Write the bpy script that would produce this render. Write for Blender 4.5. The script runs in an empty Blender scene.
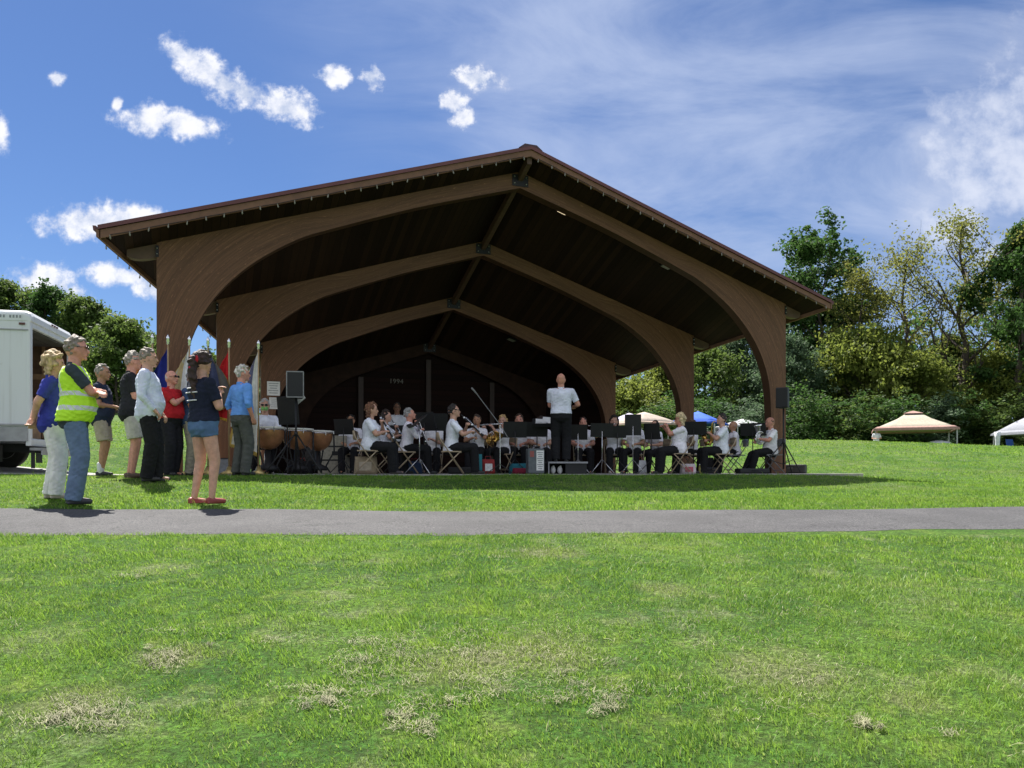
import bpy, math, random
import numpy as np
from mathutils import Vector, Matrix, Euler
R = math.radians
random.seed(7)
rng = np.random.default_rng(11)
scene = bpy.context.scene
COL = scene.collection

# ------------------------------------------------------------------ basics
def link(o):
    COL.objects.link(o); return o
def thing(name, label, cat, loc=(0, 0, 0), rz=0.0, group=None):
    o = bpy.data.objects.new(name, None); link(o)
    o.empty_display_size = .1
    o.location = loc; o.rotation_euler = (0, 0, rz)
    o['label'] = label; o['category'] = cat
    if group: o['group'] = group
    return o
def obj(name, me, mat=None, parent=None, loc=None):
    o = bpy.data.objects.new(name, me); link(o)
    if mat is not None and len(me.materials) == 0: me.materials.append(mat)
    if parent is not None: o.parent = parent
    if loc is not None: o.location = loc
    return o
def tag(o, label, cat, group=None):
    o['label'] = label; o['category'] = cat
    if group: o['group'] = group
    return o
def ss(x, a, b):
    t = np.clip((np.asarray(x, float) - a) / (b - a), 0, 1)
    return t * t * (3 - 2 * t)

class G:
    """geometry collector -> one mesh"""
    def __init__(s): s.v = []; s.f = []
    def add(s, vs, fs):
        n = len(s.v); s.v += [tuple(v) for v in vs]; s.f += [tuple(i + n for i in f) for f in fs]; return s
    def box(s, c, d, rot=None, taper=1.0):
        vs = []
        for z in (-.5, .5):
            k = 1.0 if z < 0 else taper
            for x, y in ((-.5, -.5), (.5, -.5), (.5, .5), (-.5, .5)):
                p = Vector((x * d[0] * k, y * d[1] * k, z * d[2]))
                if rot is not None: p = rot @ p
                vs.append(p + Vector(c))
        return s.add(vs, [(3, 2, 1, 0), (4, 5, 6, 7), (0, 1, 5, 4), (1, 2, 6, 5), (2, 3, 7, 6), (3, 0, 4, 7)])
    def loft(s, rings, caps=True):
        n = len(rings[0]); vs = [p for r in rings for p in r]; fs = []
        for i in range(len(rings) - 1):
            for j in range(n):
                a = i * n + j; b = i * n + (j + 1) % n
                fs.append((a, b, b + n, a + n))
        if caps:
            fs.append(tuple(range(n - 1, -1, -1))); fs.append(tuple((len(rings) - 1) * n + j for j in range(n)))
        return s.add(vs, fs)
    def tube(s, pts, r, n=8, caps=True):
        pts = [Vector(p) for p in pts]
        rr = r if isinstance(r, (list, tuple)) else [r] * len(pts)
        rings = []; ref = None
        for i, p in enumerate(pts):
            d = (pts[min(i + 1, len(pts) - 1)] - pts[max(i - 1, 0)]).normalized()
            if ref is None: ref = Vector((0, 0, 1)) if abs(d.z) < .9 else Vector((1, 0, 0))
            a = d.cross(ref).normalized(); b = d.cross(a).normalized(); ref = a.cross(d)
            rings.append([p + (a * math.cos(t) + b * math.sin(t)) * rr[i] for t in [2 * math.pi * j / n for j in range(n)]])
        return s.loft(rings, caps)
    def cap(s, p0, p1, r0, r1, n=12, f0=False, f1=False):
        p0 = Vector(p0); p1 = Vector(p1); d = (p1 - p0)
        if d.length < 1e-6: d = Vector((0, 0, 1e-4)); p1 = p0 + d
        L = d.length; d = d / L
        pts = []; rs = []
        if not f0:
            for a in (80, 55, 28): pts.append(p0 - d * r0 * math.sin(R(a))); rs.append(r0 * math.cos(R(a)))
        pts.append(p0); rs.append(r0); pts.append(p1); rs.append(r1)
        if not f1:
            for a in (28, 55, 80): pts.append(p1 + d * r1 * math.sin(R(a))); rs.append(r1 * math.cos(R(a)))
        ref = Vector((0, 0, 1)) if abs(d.z) < .9 else Vector((1, 0, 0))
        a = d.cross(ref).normalized(); b = d.cross(a).normalized()
        return s.loft([[p + (a * math.cos(t) + b * math.sin(t)) * q for t in [2 * math.pi * j / n for j in range(n)]] for p, q in zip(pts, rs)])
    def ell(s, c, r, rot=None, n=14, m=9):
        c = Vector(c); rings = []
        for i in range(m):
            th = math.pi * (i + .35) / (m - .3)
            z = math.cos(th); q = math.sin(th); ring = []
            for j in range(n):
                p = Vector((math.cos(2 * math.pi * j / n) * q * r[0], math.sin(2 * math.pi * j / n) * q * r[1], -z * r[2]))
                if rot is not None: p = rot @ p
                ring.append(c + p)
            rings.append(ring)
        return s.loft(rings)
    def lathe(s, prof, c=(0, 0, 0), n=24, rot=None):
        rings = []
        for r_, z in prof:
            ring = []
            for j in range(n):
                p = Vector((math.cos(2 * math.pi * j / n) * r_, math.sin(2 * math.pi * j / n) * r_, z))
                if rot is not None: p = rot @ p
                ring.append(p + Vector(c))
            rings.append(ring)
        return s.loft(rings)
    def mesh(s, name, smooth=False):
        me = bpy.data.meshes.new(name); me.from_pydata(s.v, [], s.f); me.update()
        if smooth: me.polygons.foreach_set('use_smooth', [True] * len(me.polygons))
        return me
    def build(s, name, mat, parent=None, smooth=False, bevel=0):
        me = s.mesh(name, smooth); o = obj(name, me, mat, parent)
        if bevel:
            m = o.modifiers.new('bevel', 'BEVEL'); m.width = bevel; m.segments = 2; m.limit_method = 'ANGLE'
        return o

def np_mesh(name, V, F4=None, F3=None, attr=None):
    """fast mesh from arrays; attr: per-face float"""
    me = bpy.data.meshes.new(name)
    n4 = 0 if F4 is None else len(F4); n3 = 0 if F3 is None else len(F3)
    me.vertices.add(len(V)); me.vertices.foreach_set('co', np.asarray(V, np.float32).ravel())
    loops = np.concatenate([np.asarray(x, np.int32).ravel() for x in (F4, F3) if x is not None])
    me.loops.add(len(loops)); me.loops.foreach_set('vertex_index', loops)
    me.polygons.add(n4 + n3)
    st = np.concatenate([np.arange(n4) * 4, n4 * 4 + np.arange(n3) * 3]).astype(np.int32)
    me.polygons.foreach_set('loop_start', st)
    me.update(calc_edges=True)
    if attr is not None:
        a = me.attributes.new('rnd', 'FLOAT', 'FACE'); a.data.foreach_set('value', np.asarray(attr, np.float32))
    return me

# ------------------------------------------------------------------ materials
def newmat(name):
    m = bpy.data.materials.new(name); m.use_nodes = True
    nt = m.node_tree; b = nt.nodes['Principled BSDF']
    return m, nt, b
def N(nt, typ, **kw):
    n = nt.nodes.new(typ)
    for k, v in kw.items():
        if k.startswith('i_'):
            key = k[2:]; key = int(key) if key.isdigit() else key.replace('_', ' ')
            n.inputs[key].default_value = v
        else: setattr(n, k, v)
    return n
def mth(nt, op, a, b=None, c=None):
    n = nt.nodes.new('ShaderNodeMath'); n.operation = op
    for i, x in enumerate((a, b, c)):
        if x is None: continue
        if isinstance(x, (int, float)): n.inputs[i].default_value = x
        else: nt.links.new(x, n.inputs[i])
    return n.outputs[0]
def mixc(nt, f, a, b):
    n = nt.nodes.new('ShaderNodeMix'); n.data_type = 'RGBA'
    for i, x in ((0, f), (6, a), (7, b)):
        if isinstance(x, (int, float)): n.inputs[i].default_value = x
        elif isinstance(x, tuple): n.inputs[i].default_value = (*x[:3], 1)
        else: nt.links.new(x, n.inputs[i])
    return n.outputs[2]
def ramp(nt, f, lo, hi):
    n = nt.nodes.new('ShaderNodeMapRange'); n.interpolation_type = 'SMOOTHSTEP'
    n.inputs[1].default_value = lo; n.inputs[2].default_value = hi
    nt.links.new(f, n.inputs[0]); return n.outputs[0]
def coord(nt, kind='Object'): return nt.nodes.new('ShaderNodeTexCoord').outputs[kind]
def noise(nt, vec, scale, detail=4, rough=.55, stretch=None):
    if stretch is not None:
        mp = nt.nodes.new('ShaderNodeMapping'); mp.inputs['Scale'].default_value = stretch
        nt.links.new(vec, mp.inputs[0]); vec = mp.outputs[0]
    n = nt.nodes.new('ShaderNodeTexNoise'); n.inputs['Scale'].default_value = scale
    n.inputs['Detail'].default_value = detail; n.inputs['Roughness'].default_value = rough
    nt.links.new(vec, n.inputs['Vector']); return n.outputs[0]
def sh(c, k): return tuple(min(1, x * k) for x in c)
def pm(name, col, rough=.75, var=.18, scale=18, bump=.15, metal=0.0, bdist=.004, spec=.5, stretch=None):
    m, nt, b = newmat(name); v = coord(nt)
    n = noise(nt, v, scale, 5, .6, stretch)
    nt.links.new(mixc(nt, ramp(nt, n, .3, .7), sh(col, 1 - var), sh(col, 1 + var)), b.inputs['Base Color'])
    b.inputs['Roughness'].default_value = rough; b.inputs['Metallic'].default_value = metal
    b.inputs['Specular IOR Level'].default_value = spec
    if bump:
        bp = N(nt, 'ShaderNodeBump', i_Strength=bump, i_Distance=bdist)
        nt.links.new(noise(nt, v, scale * 3, 4), bp.inputs['Height']); nt.links.new(bp.outputs[0], b.inputs['Normal'])
    return m
_mc = {}
def M(name, *a, **k):
    if name not in _mc: _mc[name] = pm(name, *a, **k)
    return _mc[name]
def cloth(name, col, rough=.85, spec=.25):
    if name in _mc: return _mc[name]
    m, nt, b = newmat(name); v = coord(nt)
    n = noise(nt, v, 9, 4, .55)
    nt.links.new(mixc(nt, ramp(nt, n, .3, .7), sh(col, .86), sh(col, 1.1)), b.inputs['Base Color'])
    b.inputs['Roughness'].default_value = rough; b.inputs['Specular IOR Level'].default_value = spec
    w = N(nt, 'ShaderNodeTexNoise', i_Scale=11.0, i_Detail=3.0, i_Distortion=1.2); nt.links.new(v, w.inputs['Vector'])
    bp = N(nt, 'ShaderNodeBump', i_Strength=.6, i_Distance=.02)
    nt.links.new(w.outputs[0], bp.inputs['Height']); nt.links.new(bp.outputs[0], b.inputs['Normal'])
    _mc[name] = m; return m
def skin(tone):
    name = 'skin_' + tone
    if name in _mc: return _mc[name]
    c = {'fair': (.56, .31, .22), 'pink': (.60, .28, .20), 'tan': (.43, .22, .13), 'brown': (.22, .11, .065)}[tone]
    m = pm(name, c, .55, .12, 22, .1, bdist=.002); b = m.node_tree.nodes['Principled BSDF']
    b.inputs['Subsurface Weight'].default_value = .08; b.inputs['Subsurface Radius'].default_value = (.01, .004, .002)
    _mc[name] = m; return m

# ------------------------------------------------------------------ camera, light, sky
CZ = .06                      # camera height above the stage floor (floor is z = 0)
F = 800.0; HX, HY = 512.0, 471.0
cam = bpy.data.cameras.new('camera'); co = bpy.data.objects.new('camera', cam); link(co)
co.location = (0, 0, CZ); co.rotation_euler = (R(90), 0, 0)
cam.sensor_width = 36; cam.lens = F / 1024 * 36; cam.shift_y = (HY - 384) / 1024
cam.clip_start = .05; cam.clip_end = 2000
scene.camera = co
SUN_EL = 57.0; SUN_AZ = math.degrees(math.atan2(-.53, .85))   # from +Y towards +X
sd = bpy.data.lights.new('sun', 'SUN'); so = bpy.data.objects.new('sun', sd); link(so)
sd.energy = 5.0; sd.angle = R(.53); sd.color = (1, .955, .88)
e_, a_ = R(SUN_EL), R(SUN_AZ)
sv = Vector((math.cos(e_) * math.sin(a_), math.cos(e_) * math.cos(a_), math.sin(e_)))
so.rotation_euler = sv.to_track_quat('Z', 'Y').to_euler(); so.location = (0, 0, 30)
W = bpy.data.worlds.new('World'); scene.world = W; W.use_nodes = True
nt = W.node_tree; bg = nt.nodes['Background']
sky = N(nt, 'ShaderNodeTexSky'); sky.sky_type = 'NISHITA'; sky.sun_disc = False
sky.sun_elevation = R(SUN_EL); sky.sun_rotation = R(SUN_AZ)
sky.air_density = 1.0; sky.dust_density = .25; sky.ozone_density = 3.5; sky.altitude = 200
def sky_clouds():
    d = coord(nt, 'Generated')
    sp = N(nt, 'ShaderNodeSeparateXYZ'); nt.links.new(d, sp.inputs[0])
    yy = mth(nt, 'MAXIMUM', sp.outputs[1], .06)
    gx = mth(nt, 'DIVIDE', sp.outputs[0], yy); gz = mth(nt, 'DIVIDE', sp.outputs[2], yy)
    cb = N(nt, 'ShaderNodeCombineXYZ'); nt.links.new(gx, cb.inputs[0]); nt.links.new(gz, cb.inputs[1])
    P = cb.outputs[0]
    puffs = [(185, 55, 34, 14, 25), (205, 70, 44, 19, 32), (226, 84, 36, 18, 30), (245, 92, 40, 17, 22), (285, 106, 42, 18, 18), (150, 120, 34, 17, 0), (185, 125, 38, 15, 12), (93, 222, 56, 20, 0), (125, 219, 40, 16, 0),
             (120, 276, 40, 12, 5), (155, 288, 38, 16, 25), (45, 283, 42, 20, 15), (70, 296, 30, 14, 20), (334, 76, 18, 13, 10), (372, 76, 13, 15, -10),
             (478, 78, 30, 12, 8), (452, 102, 16, 15, 20), (463, 118, 14, 14, 60), (57, 79, 9, 9, 0), (-4, 137, 12, 22, 0), (117, 103, 6, 8, 0)]
    fld = None
    for (px, py, rx, ry, ro) in puffs:
        mp = N(nt, 'ShaderNodeMapping'); mp.vector_type = 'TEXTURE'
        mp.inputs['Location'].default_value = ((px - 512) / 800, (471 - py) / 800, 0)
        mp.inputs['Rotation'].default_value = (0, 0, R(-ro)); mp.inputs['Scale'].default_value = (rx / 800, ry / 800, 1)
        nt.links.new(P, mp.inputs[0])
        ln = N(nt, 'ShaderNodeVectorMath'); ln.operation = 'LENGTH'; nt.links.new(mp.outputs[0], ln.inputs[0])
        v = mth(nt, 'SUBTRACT', 1.0, ln.outputs['Value'])
        fld = v if fld is None else mth(nt, 'MAXIMUM', fld, v)
    n1 = noise(nt, P, 26, 9, .62); n2 = noise(nt, P, 70, 6, .6)
    f1 = mth(nt, 'ADD', fld, mth(nt, 'MULTIPLY', mth(nt, 'SUBTRACT', n1, .53), 2.7))
    f1 = mth(nt, 'ADD', f1, mth(nt, 'MULTIPLY', mth(nt, 'SUBTRACT', n2, .5), .9))
    cum = ramp(nt, f1, -.25, .55)
    # big soft cloud on the right
    mp = N(nt, 'ShaderNodeMapping'); mp.vector_type = 'TEXTURE'
    mp.inputs['Location'].default_value = ((1000 - 512) / 800, (471 - 165) / 800, 0); mp.inputs['Scale'].default_value = (.135, .16, 1)
    mp.inputs['Rotation'].default_value = (0, 0, R(-20)); nt.links.new(P, mp.inputs[0])
    ln = N(nt, 'ShaderNodeVectorMath'); ln.operation = 'LENGTH'; nt.links.new(mp.outputs[0], ln.inputs[0])
    big = mth(nt, 'ADD', mth(nt, 'SUBTRACT', 1.0, ln.outputs['Value']), mth(nt, 'MULTIPLY', mth(nt, 'SUBTRACT', noise(nt, P, 9, 9, .6), .5), 2.6))
    big = mth(nt, 'MULTIPLY', ramp(nt, big, -.15, .8), .8)
    # cirrus veil: stronger towards the right and the top middle
    ci = N(nt, 'ShaderNodeTexNoise', i_Scale=3.2, i_Detail=10.0, i_Roughness=.62, i_Distortion=.6)
    mp = N(nt, 'ShaderNodeMapping'); mp.inputs['Rotation'].default_value = (0, 0, R(28)); mp.inputs['Scale'].default_value = (.8, 2.3, 1)
    nt.links.new(P, mp.inputs[0]); nt.links.new(mp.outputs[0], ci.inputs['Vector'])
    c2 = noise(nt, P, 2.2, 5, .55)
    msk = ramp(nt, mth(nt, 'ADD', gx, mth(nt, 'MULTIPLY', mth(nt, 'SUBTRACT', gz, .3), .55)), -.30, .22)
    veil = mth(nt, 'MULTIPLY', ramp(nt, mth(nt, 'ADD', mth(nt, 'MULTIPLY', ci.outputs[0], .6), mth(nt, 'MULTIPLY', c2, .4)), .32, .68), msk)
    veil = mth(nt, 'MULTIPLY', veil, .74)
    front = ramp(nt, sp.outputs[1], .06, .2)
    tot = mth(nt, 'MAXIMUM', mth(nt, 'MAXIMUM', mth(nt, 'MULTIPLY', cum, .92), big), veil)
    tot = mth(nt, 'MULTIPLY', tot, front)
    ccol = mixc(nt, ramp(nt, n1, .35, .62), (4.4, 5.0, 6.4), (8.0, 8.0, 8.3))
    vcol = mixc(nt, cum, (4.4, 5.1, 6.8), ccol)
    vcol = mixc(nt, mth(nt, 'MULTIPLY', big, 1.2), vcol, (6.6, 6.9, 7.8))
    # unseen bright cloud behind the camera, added as fill for the shaded stage
    dn = N(nt, 'ShaderNodeTexNoise', i_Scale=2.4, i_Detail=8.0, i_Roughness=.6); mq = N(nt, 'ShaderNodeMapping'); mq.inputs['Scale'].default_value = (1, 1, 2.2)
    nt.links.new(d, mq.inputs[0]); nt.links.new(mq.outputs[0], dn.inputs['Vector'])
    back = mth(nt, 'MULTIPLY', ramp(nt, dn.outputs[0], .40, .56), mth(nt, 'SUBTRACT', 1.0, ramp(nt, sp.outputs[1], -.12, .30)))
    back = mth(nt, 'MULTIPLY', back, ramp(nt, sp.outputs[2], .0, .10))
    tot = mth(nt, 'MAXIMUM', tot, back); vcol = mixc(nt, back, vcol, (9.2, 9.3, 9.8))
    return mixc(nt, tot, SKYC, vcol)
hs = N(nt, 'ShaderNodeHueSaturation', i_Saturation=1.10, i_Value=1.0); nt.links.new(sky.outputs[0], hs.inputs['Color'])
tn = N(nt, 'ShaderNodeMix'); tn.data_type = 'RGBA'; tn.blend_type = 'MULTIPLY'; tn.inputs[0].default_value = 1.0
nt.links.new(hs.outputs[0], tn.inputs[6]); tn.inputs[7].default_value = (.60, .65, .79, 1)
SKYC = tn.outputs[2]
nt.links.new(sky_clouds(), bg.inputs[0]); bg.inputs[1].default_value = .055
scene.view_settings.view_transform = 'Standard'; scene.view_settings.look = 'None'
scene.view_settings.exposure = 1.28; scene.view_settings.gamma = 1.0; scene.view_settings.use_curve_mapping = False
scene.cycles.max_bounces = 6; scene.cycles.diffuse_bounces = 3; scene.cycles.transparent_max_bounces = 6
scene.cycles.use_denoising = True; scene.cycles.denoising_prefilter = 'ACCURATE'

# ------------------------------------------------------------------ terrain
YAW = R(22); CU, SU = math.cos(YAW), math.sin(YAW)
def ut(x, y):
    dx = np.asarray(x) - .17; dy = np.asarray(y) - 16.65
    return dx * CU + dy * SU, -dx * SU + dy * CU
def P_ut(u, t, z=0.0): return Vector((.17 + u * CU - t * SU, 16.65 + u * SU + t * CU, z))
def stage(px, t, z=0.0):
    """point on the stage floor at building depth t, seen from the lens at column px"""
    k = (px - 512) / 800; cx = .17 - t * SU; cz = 16.65 + t * CU
    u = (k * cz - cx) / (CU - SU * k); return P_ut(u, t, z)
_zz = np.arange(-40, 500, .2)
def _tab(pts, sig=.7):
    p = np.array(pts); y = np.interp(_zz, p[:, 0], p[:, 1])
    k = np.exp(-.5 * (np.arange(-25, 26) * .2 / sig) ** 2); k /= k.sum()
    yp = np.pad(y, 25, mode='edge'); return np.convolve(yp, k, 'valid')
_TR = _tab([(-40, -2.2), (0, -1.16), (2.4, -.90), (4.5, -.68), (6.6, -.515), (8.5, -.42), (10, -.37), (13, -.34), (17, -.30), (20, -.14), (25, .32), (32, 1.0), (37, 1.46), (39, 1.46), (43, 1.05), (48, .5), (60, .3), (500, .3)])
_TL = _tab([(-40, -2.2), (0, -1.16), (2.4, -.90), (4.5, -.68), (6.6, -.515), (8.5, -.41), (9, -.35), (11, -.23), (13, -.10), (14, -.06), (17, .13), (20, .35), (70, 5.3), (90, 6), (500, 6)])
def poff(x): return .15 * (x + np.sqrt(x * x + 1)) / 2
def ground(x, y):
    x = np.asarray(x, float); y = np.asarray(y, float)
    yp = y - poff(np.clip(x, -60, 14)) * (1 - ss(y, 10, 16)) * ss(y, 0, 5)
    k = x / np.maximum(y, 3)
    wl = ss(-k, .10, .34)
    h = np.interp(yp, _zz, _TR) * (1 - wl) + np.interp(yp, _zz, _TL) * wl
    h = h - ss(k, .35, .75) * ss(y, 25, 37) * .38
    u, t = ut(x, y)
    w = ss(t, -6, -1) * (1 - ss(t, 7.5, 11)) * (1 - ss(u, 5.5, 10.5)) * (1 - ss(-u, 7.5, 11))
    h = h * (1 - w) + (-.085) * w
    h = h + .012 * np.sin(x * 1.3 + .7 * y) * np.sin(y * 1.1 - .4 * x) * ss(np.abs(y - 7.5), 1.0, 2.0) + .05 * np.sin(x * .21 + 1) * np.sin(y * .17) * ss(y, 20, 30)
    return h + CZ
def gz(x, y): return float(ground(x, y))
def at(px, y):
    """ground point at distance y under lens column px"""
    x = (px - 512) / 800 * y; return Vector((x, y, gz(x, y)))
def grid(name, xs, ys, zf, off=0.0):
    X, Y = np.meshgrid(xs, ys); Z = zf(X, Y) + off
    V = np.stack([X, Y, Z], -1).reshape(-1, 3); nx = len(xs)
    a = (np.arange(len(ys) - 1)[:, None] * nx + np.arange(nx - 1)[None]).ravel()
    me = np_mesh(name, V, np.stack([a, a + 1, a + nx + 1, a + nx], -1)); me.polygons.foreach_set('use_smooth', [True] * len(me.polygons))
    return me
xs = np.concatenate([-np.geomspace(300, 16, 40), np.arange(-15.6, 15.7, .3), np.geomspace(16, 300, 40)])
ys = np.concatenate([[-300, -100, -40, -15, -5], np.arange(-2, 22, .25), np.arange(22, 60, .7), np.geomspace(60, 600, 30)])
def lawn_color(nt, v, fine=True):
    n1 = noise(nt, v, .9, 5, .65); n2 = noise(nt, v, 3.2, 5, .65); n3 = noise(nt, v, .22, 4, .6); n4 = noise(nt, v, 1.6, 5, .7); n5 = noise(nt, v, 9.0, 4, .7)
    g = mixc(nt, ramp(nt, n1, .36, .64), (.058, .165, .026), (.145, .275, .042))
    g = mixc(nt, mth(nt, 'MULTIPLY', ramp(nt, n2, .50, .68), .75), g, (.27, .37, .055))
    g = mixc(nt, mth(nt, 'MULTIPLY', ramp(nt, n5, .48, .66), .7), g, (.040, .10, .022))
    g = mixc(nt, mth(nt, 'MULTIPLY', ramp(nt, n4, .53, .68), .65), g, (.27, .30, .18))
    g = mixc(nt, mth(nt, 'MULTIPLY', ramp(nt, n3, .50, .66), .35), g, (.24, .26, .11))
    for (x_, y_, r_) in LSPOT:
        vs_ = N(nt, 'ShaderNodeVectorMath'); vs_.operation = 'DISTANCE'; nt.links.new(v, vs_.inputs[0]); vs_.inputs[1].default_value = (x_, y_, gz(x_, y_))
        k_ = mth(nt, 'ADD', mth(nt, 'DIVIDE', vs_.outputs['Value'], r_), mth(nt, 'MULTIPLY', mth(nt, 'SUBTRACT', n2, .5), 2.6))
        g = mixc(nt, mth(nt, 'MULTIPLY', mth(nt, 'SUBTRACT', 1.0, ramp(nt, k_, .35, 1.2)), .5), g, (.34, .31, .17))
    return g
LSPOT = [(.26, 5.75, .28), (1.12, 3.25, .34), (-.22, 3.35, .30), (.12, 3.5, .34), (-1.45, 3.45, .20), (-1.6, 2.95, .20), (1.5, 3.0, .16), (.9, 4.6, .2)]
m, nt, b = newmat('lawn_soil'); v = coord(nt)
g = lawn_color(nt, v); fine = noise(nt, v, 45, 6, .7)
g = mixc(nt, mth(nt, 'MULTIPLY', ramp(nt, fine, .30, .6), .8), g, (.035, .050, .016))
nt.links.new(g, b.inputs['Base Color']); b.inputs['Roughness'].default_value = .95; b.inputs['Specular IOR Level'].default_value = .1
bp = N(nt, 'ShaderNodeBump', i_Strength=.9, i_Distance=.05); nt.links.new(noise(nt, v, 22, 6, .7), bp.inputs['Height']); nt.links.new(bp.outputs[0], b.inputs['Normal'])
LAWN = m
gr = obj('ground', grid('ground', xs, ys, ground), LAWN); gr['kind'] = 'structure'
# asphalt path
def path_z(X, T):   # T 0..1 across
    return None
PN, PF = 6.55, 8.42
px_ = np.arange(-30, 30.1, .3); tt_ = np.linspace(0, 1, 9)
X, T = np.meshgrid(px_, tt_)
edge = .04 * np.sin(X * 2.1) + .03 * np.sin(X * 5.3 + 1)
Y = PN + (PF - PN) * T + poff(np.clip(X, -60, 14)) + edge * (1 - T) - .03 * np.sin(X * 1.7 + 2) * T
Z = ground(X, Y) + .014 - .012 * (np.abs(T - .5) * 2) ** 6
n = len(px_); a = (np.arange(8)[:, None] * n + np.arange(n - 1)[None]).ravel()
me = np_mesh('path', np.stack([X, Y, Z], -1).reshape(-1, 3), np.stack([a, a + 1, a + n + 1, a + n], -1))
m, nt, b = newmat('asphalt'); v = coord(nt)
n1 = noise(nt, v, 1.2, 4); n2 = noise(nt, v, 55, 4, .85); n3 = noise(nt, v, 3.5, 6, .7)
g = mixc(nt, ramp(nt, n1, .3, .7), (.074, .073, .073), (.128, .126, .126))
g = mixc(nt, ramp(nt, n2, .42, .56), (.045, .043, .048), g); g = mixc(nt, mth(nt, 'MULTIPLY', ramp(nt, noise(nt, v, 38, 3, .8), .58, .70), .6), g, (.24, .235, .23))
g = mixc(nt, mth(nt, 'MULTIPLY', ramp(nt, n3, .55, .75), .5), g, (.045, .045, .048))
vo = N(nt, 'ShaderNodeTexVoronoi', i_Scale=.9); vo.feature = 'DISTANCE_TO_EDGE'
wv = N(nt, 'ShaderNodeTexNoise', i_Scale=3.0, i_Detail=4.0); nt.links.new(v, wv.inputs['Vector'])
vm = N(nt, 'ShaderNodeVectorMath'); vm.operation = 'ADD'; nt.links.new(v, vm.inputs[0]); nt.links.new(wv.outputs['Color'], vm.inputs[1]); nt.links.new(vm.outputs[0], vo.inputs['Vector'])
g = mixc(nt, mth(nt, 'MULTIPLY', mth(nt, 'SUBTRACT', 1.0, ramp(nt, vo.outputs['Distance'], .0, .012)), .8), g, (.025, .025, .025))
nt.links.new(g, b.inputs['Base Color']); b.inputs['Roughness'].default_value = .85
bp = N(nt, 'ShaderNodeBump', i_Strength=1.0, i_Distance=.02); nt.links.new(n2, bp.inputs['Height']); nt.links.new(bp.outputs[0], b.inputs['Normal'])
ob = obj('path', me, m); ob['kind'] = 'structure'
# driveway with the truck
X, T = np.meshgrid(np.arange(-40, -6.0, .5), np.linspace(0, 1, 7))
Y = 14.1 + 3.2 * T + .04 * (X + 6.5)
Z = ground(X, Y) + .012
n = X.shape[1]; a = (np.arange(6)[:, None] * n + np.arange(n - 1)[None]).ravel()
ob = obj('driveway', np_mesh('driveway', np.stack([X, Y, Z], -1).reshape(-1, 3), np.stack([a, a + 1, a + n + 1, a + n], -1)),
         M('driveway_concrete', (.30, .29, .28), .9, .2, 1.5, .4, bdist=.01)); ob['kind'] = 'structure'
# stage slab
g = G()
def slab_hw(t): return 8.35 - .40 * (t + 1)
ts = [-1.0, 1, 3, 5, 7, 8]
top = [P_ut(-slab_hw(t), t, 0) for t in ts] + [P_ut(slab_hw(t), t, 0) for t in reversed(ts)]
g.add([p for p in top] + [p - Vector((0, 0, .25)) for p in top], [tuple(range(12))[::-1]] + [(i, (i + 1) % 12, (i + 1) % 12 + 12, i + 12) for i in range(12)])
CONC = M('concrete', (.32, .30, .27), .9, .18, 2.5, .4, bdist=.01)
ob = g.build('stage_floor', CONC, bevel=.012); ob['kind'] = 'structure'

# ------------------------------------------------------------------ band shell
shell = thing('band_shell', 'large open band shell with curved brown timber arches and a low gabled roof', 'band shell', (.17, 16.65, 0), YAW)
def wood_arch(name, c0, c1):
    m, nt, b = newmat(name); uv = coord(nt, 'UV')
    n = noise(nt, uv, 1.0, 6, .6, (1.2, 26, 1)); n2 = noise(nt, uv, 1.0, 3, .5, (.6, 2.5, 1)); sp = N(nt, 'ShaderNodeSeparateXYZ'); nt.links.new(uv, sp.inputs[0])
    lam = mth(nt, 'FRACT', mth(nt, 'MULTIPLY', sp.outputs[1], 22.0)); seam = mth(nt, 'SUBTRACT', 1.0, ramp(nt, lam, 0.0, .12))
    cid = N(nt, 'ShaderNodeTexWhiteNoise'); cid.noise_dimensions = '2D'
    cb = N(nt, 'ShaderNodeCombineXYZ'); nt.links.new(mth(nt, 'FLOOR', mth(nt, 'MULTIPLY', sp.outputs[1], 22.0)), cb.inputs[0]); nt.links.new(mth(nt, 'FLOOR', mth(nt, 'MULTIPLY', sp.outputs[0], .45)), cb.inputs[1]); nt.links.new(cb.outputs[0], cid.inputs['Vector'])
    c = mixc(nt, ramp(nt, n, .3, .7), c0, c1)
    c = mixc(nt, mth(nt, 'MULTIPLY', n2, .5), c, sh(c0, .8)); c = mixc(nt, mth(nt, 'MULTIPLY', cid.outputs[0], .45), c, sh(c0, .55))
    fl = noise(nt, uv, 1.0, 5, .75, (7, 40, 1)); c = mixc(nt, mth(nt, 'MULTIPLY', ramp(nt, fl, .58, .68), .75), c, sh(c1, 1.9))
    c = mixc(nt, mth(nt, 'MULTIPLY', seam, .75), c, sh(c0, .35))
    nt.links.new(c, b.inputs['Base Color']); b.inputs['Roughness'].default_value = .6; b.inputs['Specular IOR Level'].default_value = .35
    bp = N(nt, 'ShaderNodeBump', i_Strength=.35, i_Distance=.006); nt.links.new(n, bp.inputs['Height']); nt.links.new(bp.outputs[0], b.inputs['Normal'])
    return m
ARCHW = wood_arch('laminated_timber', (.128, .056, .026), (.215, .103, .052))
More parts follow.
